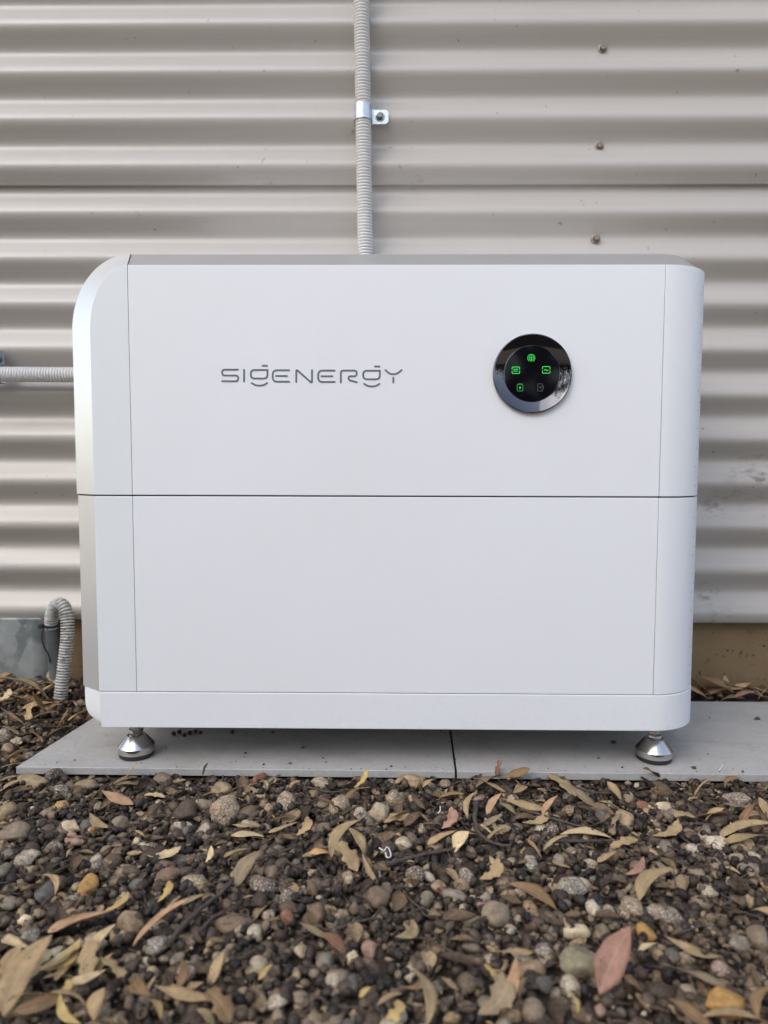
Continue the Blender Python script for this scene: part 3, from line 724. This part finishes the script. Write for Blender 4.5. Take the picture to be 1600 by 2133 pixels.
# crumbs of leaf and bark, twiglets
x, y = multi(FRONT(3600) + LEFT(5200) + BACK(9000), .002); n_ = len(x); L_ = np.clip(rng.lognormal(math.log(.011), .5, n_), .004, .034)
L_ = np.where((y > .262) & (x > -.45), L_*1.25, L_)
S = L_[:, None]*np.stack([np.ones(n_), rng.uniform(.6, 1.1, n_), rng.uniform(.5, 1.2, n_)], 1); z = hgt(x, y) + rng.uniform(-.001, .007, n_)
tag(scatter('leaf_crumbs', [shard(70+k) for k in range(8)], np.stack([x, y, z], 1), S, rotmats(n_, .38), M_bits), 'brown crumbs of dead leaf and bark over the gravel', 'leaf litter', kind='stuff')
x, y = multi(FRONT(1500) + LEFT(1500) + BACK(2500), .002); n_ = len(x); L_ = np.clip(rng.lognormal(math.log(.022), .5, n_), .008, .07)
S = np.stack([L_, L_*.0+rng.uniform(.012, .026, n_), L_*.0+rng.uniform(.012, .026, n_)], 1); z = hgt(x, y) + rng.uniform(.001, .007, n_)
tag(scatter('twiglets', [stick(90+k) for k in range(6)], np.stack([x, y, z], 1), S, rotmats(n_, .16), M_twig), 'thin dark twiglets lying among the gravel', 'twigs', kind='stuff')

x = rng.uniform(-.46, .60, 110); y = rng.uniform(-.003, .255, 110); y = np.where(rng.random(110) < .65, np.clip(rng.exponential(.012, 110)-.003, -.003, .25), y); r_ = np.clip(rng.lognormal(math.log(.0008), .5, 110), .0004, .0022)
tag(scatter('grit', T1, np.stack([x, y, r_*.5], 1), np.stack([r_*1.2, r_, r_*.7], 1), rotmats(110, .3), M_bits), 'fine brown grit scattered over the grey tiles', 'grit', kind='stuff')

# ------------------------------------------------------------------ labels from colour, size and the nearest landmark
def spot(px_, py_):
    cols = [(110, 'by the left edge'), (330, 'below the left foot'), (560, 'below the letter S'), (760, 'below the lettering'),
            (930, 'left of the tile joint'), (1090, 'right of the tile joint'), (1260, 'below the round display'), (1440, 'below the right foot'), (1700, 'by the right edge')]
    rows = [(1462, 'against the wall foot'), (1590, 'beside the tile'), (1650, 'close to the tile edge'), (1720, 'below the tile'), (1800, 'in the upper gravel'), (1880, 'in the middle gravel'), (1960, 'in the lower gravel'), (2050, 'in the blurred gravel'), (2300, 'along the bottom')]
    return next(t for m_, t in cols if px_ < m_), next(t for m_, t in rows if py_ < m_)
used = {}
def uniq(desc, px_, py_):
    c_, r0 = spot(px_, py_); lab = '%s %s, %s' % (desc, r0, c_)
    k = used.get(lab, 0); used[lab] = k+1
    if k: lab = '%s %s %s, %s' % (['second', 'third', 'fourth', 'fifth', 'sixth', 'seventh', 'eighth', 'ninth', 'tenth'][min(k-1, 8)], desc, r0, c_)
    return lab

# ------------------------------------------------------------------ stones one can tell apart (photo position, size, look)
COLS = {'tan': (.25, .195, .135), 'brown': (.125, .09, .066), 'dark brown': (.07, .05, .038), 'grey-brown': (.175, .145, .118), 'grey': (.19, .175, .155), 'pale grey': (.32, .285, .235),
        'cream': (.46, .41, .32), 'ochre': (.36, .22, .08), 'slate grey': (.085, .087, .09), 'pinkish': (.24, .165, .14), 'reddish brown': (.165, .085, .055), 'white': (.45, .41, .345), 'olive grey': (.20, .19, .145)}
def rock_mesh(k, m):
    v, f = lump(3, [.17, .26, .2, .14, .16, .12][k % 6], 200+k, [0, 0, 4, 7, 9, 12][k % 6]); me = bpy.data.meshes.new('stone'); me.from_pydata(v.tolist(), [], f.tolist())
    for p in me.polygons: p.use_smooth = True
    me.materials.append(m); return me
ROCK_S = [rock_mesh(k, M_stone) for k in range(12)]; ROCK_T = [rock_mesh(k+12, M_speck) for k in range(12)]
STONES = '''70 1627 65 30 tan s;115 1613 30 30 dark brown t;127 1645 44 26 grey t;180 1636 58 24 tan s;12 1692 42 40 tan s;30 1738 62 40 grey-brown s;128 1681 30 24 ochre t;148 1722 46 26 cream s
157 1750 55 18 pinkish s;110 1768 42 34 brown t;55 1790 58 40 pale grey t;207 1680 22 20 pale grey s;196 1730 24 24 ochre t;246 1718 38 34 grey-brown s;285 1755 22 24 cream s;228 1747 36 16 slate grey s
316 1760 36 20 brown t;321 1692 36 34 dark brown s;288 1698 28 16 tan s;388 1693 44 44 dark brown s;428 1680 32 24 grey-brown s;467 1686 54 56 tan t;460 1645 46 34 tan s;387 1724 42 20 white t
425 1727 26 24 pale grey t;450 1726 20 24 white t;345 1613 40 26 grey-brown s;342 1802 46 26 brown s;348 1828 58 38 brown s;408 1842 66 40 tan t;183 1849 40 42 ochre s;288 1843 38 26 slate grey s
95 1863 44 36 slate grey s;112 1877 18 38 tan s;200 1803 42 26 grey-brown t;545 1605 24 26 reddish brown s;600 1673 40 40 tan t;569 1631 30 26 grey-brown s;668 1632 46 28 pale grey s;708 1682 42 34 tan t
788 1691 46 50 pale grey s;750 1697 26 30 pale grey t;597 1873 44 38 grey-brown t;552 1845 76 40 brown t;648 1852 26 36 brown s;790 1874 46 46 brown s;518 1694 50 28 brown s;520 1718 32 16 tan s
246 1775 24 22 tan s;505 1665 20 16 tan s;864 1622 60 32 tan s;815 1622 32 20 grey t;820 1670 38 42 tan t;798 1690 20 44 grey s;840 1758 40 32 pale grey s;877 1728 26 40 tan t
1257 1702 34 46 slate grey s;1300 1709 42 42 tan s;1380 1681 38 24 cream s;1348 1691 22 16 tan s;1401 1694 30 18 grey s;1152 1728 34 30 brown t;1495 1759 58 34 white t;1540 1767 32 18 tan t
1528 1788 30 22 pale grey s;1498 1786 26 20 grey s;1449 1788 34 20 grey s;1561 1812 42 34 grey s;1311 1669 26 30 tan s;1340 1682 34 22 reddish brown s;1535 1665 62 32 grey-brown t;1231 1803 36 22 tan t
1165 1790 30 26 grey s;1239 1781 34 18 tan t;1108 1804 30 30 grey t;1068 1795 30 18 tan s;865 1822 46 40 brown t;972 1826 38 42 grey t;915 1848 34 24 tan s;888 1875 32 42 olive grey s
948 1866 54 32 grey s;1010 1868 30 24 grey s;1064 1866 34 24 tan s;1214 1840 36 22 pale grey s;1190 1850 56 34 grey t;1235 1892 34 40 white t;1319 1896 46 40 tan t;1476 1857 46 34 pale grey t
1565 1880 28 40 tan s;1343 1834 20 28 tan t;1395 1818 34 20 tan s;272 1922 54 52 tan s;197 1966 54 42 pale grey s;243 1951 34 30 tan s;488 1924 68 42 brown s;385 2028 50 42 pinkish t
326 1971 56 46 grey t;540 2010 40 42 pale grey s;560 1907 32 28 tan t;598 1910 34 36 reddish brown s;661 1904 44 50 brown s;708 1907 42 28 tan t;627 1981 36 30 cream s;578 2086 48 34 pale grey t
677 2004 44 38 grey s;694 2044 34 36 pale grey t;734 2050 32 36 slate grey s;1036 1909 52 54 grey-brown s;1197 1942 54 32 cream s;1345 1941 42 38 ochre s;1209 2008 102 62 olive grey s;1134 1981 50 36 grey t
1062 1938 32 24 pale grey t;984 1919 46 26 olive grey s;1508 2092 88 58 ochre s;1431 2066 38 36 pale grey s;1502 2022 50 40 pinkish t;1541 1967 44 36 grey s;1382 1906 66 32 grey-brown t;1580 1953 50 48 grey-brown s
1103 2020 56 44 tan s;1190 2056 44 40 pale grey t;1136 2052 36 36 slate grey s;1252 2108 26 24 pinkish s;1156 2070 22 40 grey s;52 1915 30 22 cream s;150 1902 34 20 tan s;20 1880 40 26 grey s
60 1960 34 36 grey t;500 1940 24 30 pale grey t;425 1900 20 22 cream s;1120 1877 20 18 brown s;1000 1885 26 20 pinkish s;962 1892 20 16 cream s;1372 1990 30 26 tan s;1449 1992 28 24 white t
770 1975 30 44 pinkish s;735 1995 30 28 cream s;455 1995 24 36 grey s;365 1998 26 24 grey s;1560 1760 24 26 tan s;1430 1740 26 20 brown s;1045 1735 24 20 brown s;560 1685 20 20 tan s
705 1780 24 20 tan t;725 1828 24 26 tan t;683 1832 32 18 olive grey s;760 1950 22 20 tan s;15 1560 22 22 tan s;35 1545 26 22 pale grey t;12 1530 36 34 grey-brown t;60 1575 26 18 brown t'''.replace('\n', ';').split(';')
for rec in STONES:
    q = rec.split(); px_, py_, wp, hp = map(float, q[:4]); cn = ' '.join(q[4:-1]); sp = q[-1] == 't'
    P = at_z(px_, py_, float(-.004)); gz = float(hgt(P.x, P.y)); d = depth(P); el = math.atan2(CAM_POS.z-P.z, math.hypot(P.x-CAM_POS.x, P.y-CAM_POS.y))
    a = wp*d/F_PX/2; hh = hp*d/F_PX/2
    b = hh/math.sqrt(math.sin(el)**2+(.75*math.cos(el))**2); b = min(max(b, .55*a), 1.35*a); c_ = b*.75
    zc = gz + c_*(.85 if wp > 80 else .52); P = at_z(px_, py_, zc)
    if on_tile(np.array(P.x), np.array(P.y), .006) : P = Vector((P.x, min(P.y, -.009-b*.7) if P.x > -.46 else P.y, zc))
    o = bpy.data.objects.new('stone', random.choice(ROCK_T if sp else ROCK_S)); C.objects.link(o)
    o.location = (P.x, P.y, zc); o.scale = (a*1.02, b, c_)
    flip = random.choice((0, math.pi)); o.rotation_euler = (random.uniform(-.2, .2)+flip, random.uniform(-.2, .2), random.uniform(-.25, .25))
    k = random.uniform(.88, 1.12); o.color = tuple(v*k*f for v, f in zip(COLS[cn], (1.18, 1.06, .86)))+(1,)
    size = 'large' if wp > 47 else ('small' if wp < 31 else 'medium')
    tag(o, uniq('%s %s%s stone' % (size, cn, ' speckled' if sp else ' smooth'), px_, py_), 'stone', 'stones lying on the gravel')

# ------------------------------------------------------------------ leaves one can tell apart: two ends in the photo, width, look, bend
def leaf_mesh(bend, tip, fold, arch, twist, rag, seed):
    r_ = np.random.default_rng(seed); n_, m_ = 15, 5; t = np.linspace(0, 1, n_)
    wv = np.sin(np.pi*t**tip)**.85; wv = wv*(1+.05*np.sin(t*17+seed)); wv[0] = .035; wv[-1] = .01
    if rag == 2: wv = np.sin(np.pi*(t*.74)**tip)**.8*(1+.12*np.sin(t*23+seed)); wv[0] = .04
    if rag: wv = wv*(1-.55*np.clip((np.abs(t-r_.uniform(.3, .8)) < .12), 0, 1)*r_.uniform(.2, 1))
    cy = bend*(4*t*(1-t))-bend*.5; V = []; UV = []
    for i in range(n_):
        for j in range(m_):
            s = (j/(m_-1)-.5)*2; y_ = s*wv[i]*.5
            z_ = arch*math.sin(math.pi*t[i])*1.0 + fold*abs(s)*wv[i] + twist*(t[i]-.5)*s*wv[i] + .02*math.sin(9*t[i]+seed+2*s)
            V.append((t[i]-.5-(r_.uniform(0, .07) if rag == 2 and i == n_-1 else 0), y_, z_)); UV.append((t[i], j/(m_-1)))
    V = np.array(V); F_ = []; K = n_*m_
    cyv = np.repeat(cy, m_)
    Vb = V.copy(); allV = np.concatenate([V, Vb]); uv = UV+UV
    for i in range(n_-1):
        for j in range(m_-1):
            a = i*m_+j; b = a+m_; F_ += [(a, b, b+1, a+1), (a+K, a+1+K, b+1+K, b+K)]
        a = i*m_; b = a+m_; F_ += [(a, a+K, b+K, b), (a+m_-1, b+m_-1, b+m_-1+K, a+m_-1+K)]
    return allV, cyv, F_, uv, K
LEAFS = [leaf_mesh(b, tp, f, a, tw, rg, 300+i) for i, (b, tp, f, a, tw, rg) in enumerate(
    ((.10, .80, .10, .05, .1, 0), (-.10, .80, .14, .05, -.2, 0), (.16, .95, .06, .09, .3, 0), (-.17, .9, .12, -.06, .2, 2), (.02, .9, .16, .08, -.3, 0), (-.05, .75, .05, .10, .15, 2), (.24, .95, .10, .06, -.1, 0), (-.26, 1.0, .12, .05, .2, 0)))]
LCOL = {'tan': (.36, .265, .155), 'brown': (.22, .14, .075), 'dark brown': (.11, .07, .045), 'khaki': (.34, .262, .155), 'cream': (.56, .46, .30), 'yellow': (.46, .345, .15), 'pink': (.33, .19, .155), 'pinkish tan': (.42, .27, .175), 'grey-brown': (.24, .19, .13), 'red-brown': (.23, .12, .07), 'olive': (.25, .21, .12), 'orange': (.50, .31, .14)}
cache = {}
def add_leaf(A, B, width, cn, shape, name_label, lift_roll, group='fallen gum leaves'):
    """A, B: leaf ends in the world"""
    A, B = Vector(A), Vector(B); ax = B-A; L_ = ax.length; ax.normalize()
    up = Vector((0, 0, 1)); up = (up-ax*up.dot(ax)).normalized(); up = Matrix.Rotation(lift_roll, 3, ax) @ up; side = up.cross(ax)
    key = (shape, round(width/L_*12))
    if key not in cache:
        V, cyv, F_, uv, K = LEAFS[shape]; rt = max(1, key[1])/12; q = V.copy(); q[:, 1] = q[:, 1]*rt; q[:, 2] *= .25+.75*rt; q[:, 1] += np.concatenate([cyv, cyv])*.9
        q[K:, 2] -= .007; me = bpy.data.meshes.new('gum_leaf'); me.from_pydata(q.tolist(), [], F_)
        ul = me.uv_layers.new(name='UVMap'); li = np.empty(len(me.loops), dtype=np.int32); me.loops.foreach_get('vertex_index', li)
        ul.data.foreach_set('uv', np.array(uv, np.float32)[li].ravel())
        for p in me.polygons: p.use_smooth = True
        me.materials.append(M_leaf); cache[key] = me
    o = bpy.data.objects.new('gum_leaf', cache[key]); C.objects.link(o); mid = (A+B)/2
    o.matrix_world = Matrix(((ax.x*L_, side.x*L_, up.x*L_, mid.x), (ax.y*L_, side.y*L_, up.y*L_, mid.y), (ax.z*L_, side.z*L_, up.z*L_, mid.z), (0, 0, 0, 1)))
    k = random.uniform(.88, 1.12); o.color = tuple(v*k*f for v, f in zip(LCOL[cn], (1.05, .975, .82)))+(1,)
    tag(o, name_label, 'leaf', group)
LEAVES = '''210 1648 276 1678 18 pinkish tan 0;183 1696 226 1728 14 tan 6;259 1627 289 1588 9 tan 0;423 1618 434 1588 12 tan 4;300 1656 344 1660 13 cream 5;240 1634 292 1637 12 grey-brown 1
298 1780 373 1776 19 cream 3;480 1741 550 1743 12 cream 4;431 1798 443 1762 13 cream 7;465 1786 522 1768 18 tan 1;487 1846 538 1772 30 grey-brown 0;682 1786 742 1703 24 khaki 6
727 1722 762 1782 28 khaki 1;702 1754 746 1814 32 tan 5;752 1776 785 1842 11 tan 0;643 1777 692 1780 13 orange 4;560 1736 624 1712 10 khaki 1;619 1742 649 1706 22 tan 3
505 1634 540 1652 11 tan 2;738 1642 768 1608 16 yellow 3;328 1882 360 1838 22 yellow 3;206 1906 272 1866 18 yellow 3;0 1648 42 1624 14 tan 0;138 1786 154 1764 11 tan 4
98 1944 238 1898 34 pinkish tan 1;274 1968 394 1868 22 pinkish tan 0;98 1938 156 1914 20 grey-brown 3;378 1886 444 1860 9 olive 4;0 2116 102 1946 58 tan 0;78 2022 168 1982 26 yellow 3
176 2044 194 1956 36 tan 5;8 2034 48 1964 34 tan 4;199 2028 237 1984 13 khaki 4;118 2090 150 2044 26 yellow 3;192 2126 214 2056 34 tan 2;118 2072 162 2140 20 yellow 6
444 2048 466 1980 22 tan 4;318 2056 434 2086 22 tan 0;433 2060 482 2128 42 brown 5;312 2078 338 2122 14 yellow 7;538 2042 568 2008 13 yellow 4;622 1922 682 1956 16 olive 0
668 1942 722 1988 22 red-brown 1;748 2078 774 2056 12 yellow 4;412 2100 448 2140 22 khaki 1;1013 1698 1042 1652 16 pinkish tan 0;1046 1666 1138 1690 16 tan 0;1128 1696 1162 1656 13 pinkish tan 4
970 1704 986 1648 13 tan 6;923 1728 950 1686 22 pink 3;892 1760 954 1730 24 tan 1;945 1774 974 1730 26 cream 2;1000 1718 1024 1734 16 cream 3;1006 1722 1048 1696 14 grey-brown 1
1140 1612 1204 1660 26 khaki 5;1186 1636 1238 1682 22 grey-brown 0;1264 1628 1294 1668 20 tan 4;1166 1734 1280 1746 13 cream 1;1097 1748 1128 1788 15 pinkish tan 4;1130 1770 1180 1738 8 khaki 0
1308 1826 1346 1788 18 pink 7;1322 1874 1394 1806 28 khaki 6;1062 1837 1162 1894 26 brown 1;1002 1834 1048 1798 24 tan 3;1244 1797 1287 1773 14 khaki 1;1362 1744 1422 1718 20 khaki 3
1490 1744 1604 1710 18 khaki 0;1540 1722 1574 1672 14 red-brown 4;1468 1708 1508 1682 18 tan 2;1034 1618 1044 1582 16 red-brown 5;1444 1658 1486 1616 6 tan 0;1248 2070 1312 1928 56 pink 4
1008 2008 1042 2048 16 yellow 5;1050 2112 1080 1992 32 pinkish tan 1;1002 2118 1064 2042 46 grey-brown 3;866 2010 898 2140 26 khaki 7;808 2138 840 2088 30 yellow 5;1022 1984 1114 1986 15 tan 2
1384 1956 1508 2002 20 tan 6;1382 2010 1518 2058 26 grey-brown 2;1392 2080 1478 2138 38 brown 0;1190 2068 1206 2112 13 yellow 7;1296 2032 1336 2066 24 brown 4;1328 1984 1370 1964 12 cream 4
1460 2112 1606 2130 16 tan 1;918 2036 954 2062 16 khaki 0;990 1640 1046 1614 12 grey-brown 4;1040 1672 1078 1700 14 olive 1;1090 1716 1146 1700 14 khaki 3;1340 1600 1375 1622 12 brown 4
1500 1760 1600 1740 12 khaki 4;1580 1660 1604 1710 20 tan 4;880 1640 908 1622 12 tan 4;1010 1755 1052 1720 10 olive 0;560 1712 616 1700 12 dark brown 0;660 1660 716 1690 10 dark brown 4
40 1437 90 1418 10 tan 0;76 1447 113 1424 9 tan 1;-6 1462 26 1440 18 cream 3;2 1476 48 1508 12 tan 0;142 1501 182 1477 9 yellow 1;20 1450 32 1418 9 brown 4
30 1470 58 1448 12 khaki 5;10 1448 90 1462 14 brown 2;60 1500 120 1480 12 dark brown 0;-4 1420 40 1404 9 brown 1;60 1520 92 1545 10 brown 3;100 1530 150 1510 7 dark brown 0;5 1590 60 1560 12 tan 4;0 1512 40 1530 14 grey-brown 5;90 1480 66 1440 12 brown 1;118 1520 142 1480 10 brown 7
1530 1452 1572 1440 10 pink 0;1470 1448 1524 1432 9 brown 1;1556 1430 1604 1444 9 khaki 0;1440 1444 1480 1436 8 dark brown 4;1500 1458 1550 1452 8 grey-brown 2;1580 1456 1604 1428 8 tan 6;1545 1418 1580 1446 7 brown 0;1450 1430 1500 1442 7 khaki 1'''.replace('\n', ';').split(';')
for rec in LEAVES:
    q = rec.split(); x0, y0, x1, y1, wp = map(float, q[:5]); cn = ' '.join(q[5:-1]); sh = int(q[-1])
    P = at_z((x0+x1)/2, (y0+y1)/2, 0.0); gz = float(hgt(P.x, P.y)) + .0065
    lo, hi = ((x0, y0), (x1, y1)) if y0 > y1 else ((x1, y1), (x0, y0))
    if y0 == y1: lo, hi = (x0, y0), (x1, y1)
    A = at_z(lo[0], lo[1], gz); vert = abs(y1-y0)/math.hypot(x1-x0, y1-y0)
    B0 = at_z(hi[0], hi[1], gz); L0 = (B0-A).length; rise = .004 + .30*vert*L0 if L0 < .09 else .42*vert*L0
    if (lo[1] > 1585 and lo[1] < 1650 and hi[1] < 1612): rise = max(rise, .02)
    B = at_z(hi[0], hi[1], gz+min(rise, .035)); d = depth((A+B)/2)
    el = .45; wid = wp*d/F_PX*(1+.5*(1-vert))
    lab = uniq('%s %s gum leaf' % ('long' if math.hypot(x1-x0, y1-y0) > 85 else 'small', cn), (x0+x1)/2, (y0+y1)/2)
    add_leaf(A, B, wid, cn, sh, lab, random.uniform(-.3, .3))

def proj(P):
    v = Vector(P)-CAM_POS; d = v.dot(_f); return W_PX/2+F_PX*v.dot(_r)/d, H_PX/2-F_PX*v.dot(_u)/d
def more(n_, x0, x1, y0, y1, l0, l1, kinds, w0=.16, w1=.34, lift=.006, tilt=.25):
    k = 0
    while k < n_:
        x_, y_ = random.uniform(x0, x1), random.uniform(y0, y1)
        if on_tile(np.array(x_), np.array(y_), .004) or y_ > .309: continue
        k += 1; z_ = float(hgt(x_, y_))+lift+random.uniform(0, .005); u, v = proj((x_, y_, z_))
        if not (5 < u < 1595 and v < 2128): continue
        L_ = random.uniform(l0, l1); a = random.uniform(0, 6.283); rise = random.uniform(-tilt, tilt)*L_*.5
        D = Vector((math.cos(a)*L_/2, math.sin(a)*L_/2*(.35 if y_ > .262 and x_ > -.45 else 1), rise)); M_ = Vector((x_, y_, z_+abs(rise)))
        if M_.y+abs(D.y) > .312: continue
        if x_ > -.46 and y_ < 0 and M_.y+abs(D.y) > -.004: continue
        cn = random.choice(kinds)
        add_leaf(M_-D, M_+D, L_*random.uniform(w0, w1), cn, random.randrange(8), uniq('%s %s gum leaf' % ('broken' if L_ < .034 else 'fallen', cn), u, v), random.uniform(-.5, .5))
more(34, -.37, .45, -.44, -.02, .016, .036, ['tan', 'khaki', 'grey-brown', 'brown', 'tan'])
more(28, -.05, .47, -.15, -.01, .018, .042, ['tan', 'khaki', 'grey-brown', 'brown', 'dark brown'])
more(18, -.30, -.15, -.43, -.33, .022, .045, ['tan', 'khaki', 'tan', 'cream', 'brown'], .18, .30, .008, .5)
more(15, -.72, -.56, .10, .30, .04, .075, ['brown', 'dark brown', 'grey-brown', 'brown', 'tan'], .12, .24, .010, .4)
more(40, -.70, -.46, -.01, .30, .02, .055, ['tan', 'brown', 'dark brown', 'grey-brown', 'brown', 'khaki'], .14, .3)
more(36, .36, .70, .268, .309, .035, .09, ['brown', 'dark brown', 'grey-brown', 'tan', 'brown'], .14, .3, .008, .35)

# ------------------------------------------------------------------ twigs
TWIGS = [('long dark bent twig slanting up through the gravel below the lettering', [(350, 1968), (380, 1930), (425, 1888), (470, 1852), (500, 1812), (540, 1790), (606, 1768)], 11, .010),
         ('curved dark twig with a hooked end right of the tile joint', [(992, 1672), (990, 1712), (1004, 1742), (1034, 1758), (1064, 1762)], 9, .010),
         ('straight thin twig slanting down toward the slate stone below the display', [(1085, 1684), (1140, 1702), (1190, 1716), (1236, 1728)], 6, .012),
         ('thick dark twig lying left of the tile joint in mid gravel', [(804, 1802), (850, 1788), (900, 1776), (950, 1768)], 10, .008),
         ('flat dark twig below the long cream leaf', [(1150, 1753), (1220, 1752), (1308, 1750)], 7, .008),
         ('dark twig beside the brown stone low in the gravel', [(418, 1938), (445, 1912), (486, 1890)], 9, .008),
         ('thin dark twig near the right photo edge by the gumnuts', [(1400, 1720), (1450, 1716), (1500, 1722)], 8, .008),
         ('short dark twig in front of the tile under the lettering', [(640, 1640), (690, 1650), (740, 1644)], 5, .008),
         ('pale thin stem trailing from the khaki leaf near the thread', [(770, 1800), (782, 1830), (789, 1876)], 3, .010),
         ('short dark twig at right of the blurred pebbles', [(700, 1936), (740, 1922), (780, 1912)], 7, .008),
         ('reddish twig at the left photo edge in blurred gravel', [(0, 1952), (40, 1958), (76, 1966)], 9, .008),
         ('short blackish twig near the top of the gravel by the right foot', [(1190, 1640), (1250, 1652), (1300, 1650)], 5, .009)]
for lab, pts, wp, dz in TWIGS:
    W_ = []
    for x_, y_ in pts:
        P = at_z(x_, y_, 0); W_.append(at_z(x_, y_, float(hgt(P.x, P.y))+dz))
    path, L_ = spline(W_, 26); r0 = wp*depth(W_[0])/F_PX/2; rads = [r0*(1.1-.55*i/25)*(1+.12*math.sin(i*2.3)+.1*random.uniform(-1, 1)) for i in range(26)]
    path = [p+Vector((random.uniform(-1, 1), random.uniform(-1, 1), random.uniform(-1, 1)))*r0*.25 for p in path]
    bm = bmesh.new(); tube(bm, path, rads, 8); tag(link('twig', finish(bm, 'twig'), M_twig, None, 60), lab, 'twig', 'twigs lying on the gravel')
# white scraps of cable tie
for lab, pts in (('curl of white plastic thread on the gravel left of the tile joint', [(790, 1766), (800, 1772), (806, 1764), (812, 1772), (814, 1784), (806, 1786), (803, 1776)]),
                 ('white scrap standing against the tile edge by the right foot', [(1497, 1606), (1503, 1598), (1506, 1592)]),
                 ('thin white thread left of the hooked twig', [(913, 1694), (917, 1688), (917, 1680)]),
                 ('crumpled white scrap on the gravel by the right photo edge', [(1522, 1714), (1528, 1720), (1533, 1712), (1538, 1722), (1526, 1724)])):
    W_ = []
    for i, (x_, y_) in enumerate(pts):
        P = at_z(x_, y_, 0); W_.append(at_z(x_, y_, max(float(hgt(P.x, P.y))+.010, .0006 if y_ < 1610 else -1)+.001*(i % 2)))
    path, _ = spline(W_, 24); bm = bmesh.new(); tube(bm, path, [.0006]*24, 8)
    tag(link('plastic_scrap', finish(bm, 'plastic_scrap'), M_thread, None, 60), lab, 'plastic scrap', 'white plastic scraps')
# crumbs on the tile under the cabinet
for lab, x_, y_, s, cn in (('brown gumnut on the tile under the left half', 632, 1556, 9, 'd'), ('tiny brown gumnut on the tile below the letter E', 511, 1567, 8, 'd'),
                      ('dark bark crumb on the tile left of the right foot', 1278, 1546, 14, 'd'), ('brown crumb on the tile right of the right foot', 1445, 1598, 11, 'd'), ('tiny dark crumb on the right tile', 1246, 1577, 6, 'd'),
                      ('dark crumb under the cabinet near the middle', 568, 1525, 9, 'd'), ('thin dark crumb on the right tile at right', 1578, 1497, 14, 'd')):
    P = at_z(x_, y_, .002); r0 = s*depth(P)/F_PX/2; v, f = lump(2, .3, int(x_), 5); me = bpy.data.meshes.new('crumb'); me.from_pydata((v*[r0, r0*.6, min(r0*.55, .003)]).tolist(), [], f.tolist())
    o = link('crumb', me, M_nutcap, None, 179); o.location = (P.x, P.y, min(r0*.5, .0027)); tag(o, lab, 'crumb', 'crumbs on the tiles')
vq, fq = cup()
for x_, y_, s in ((362, 1528, 10), (374, 1524, 10), (384, 1530, 9), (396, 1526, 10), (407, 1523, 9), (418, 1525, 8), (484, 1524, 9)):
    P = at_z(x_, y_, .003); r0 = s*depth(P)/F_PX/2; me = bpy.data.meshes.new('gumnut'); me.from_pydata((vq*r0).tolist(), [], fq.tolist())
    o = link('gumnut', me, M_nutcap, None, 179); o.location = (P.x, P.y, r0*.85); o.rotation_euler = (random.uniform(0, 6), random.uniform(0, 6), 0)
    tag(o, 'dark gumnut %s on the tile right of the left foot' % {362: 'leftmost in the cluster', 374: 'second from left in the cluster', 384: 'lowest in the cluster middle', 396: 'third from the cluster right end', 407: 'second from the cluster right end', 418: 'rightmost in the cluster', 484: 'apart from the cluster'}[x_], 'gumnut', 'gumnuts under the cabinet')
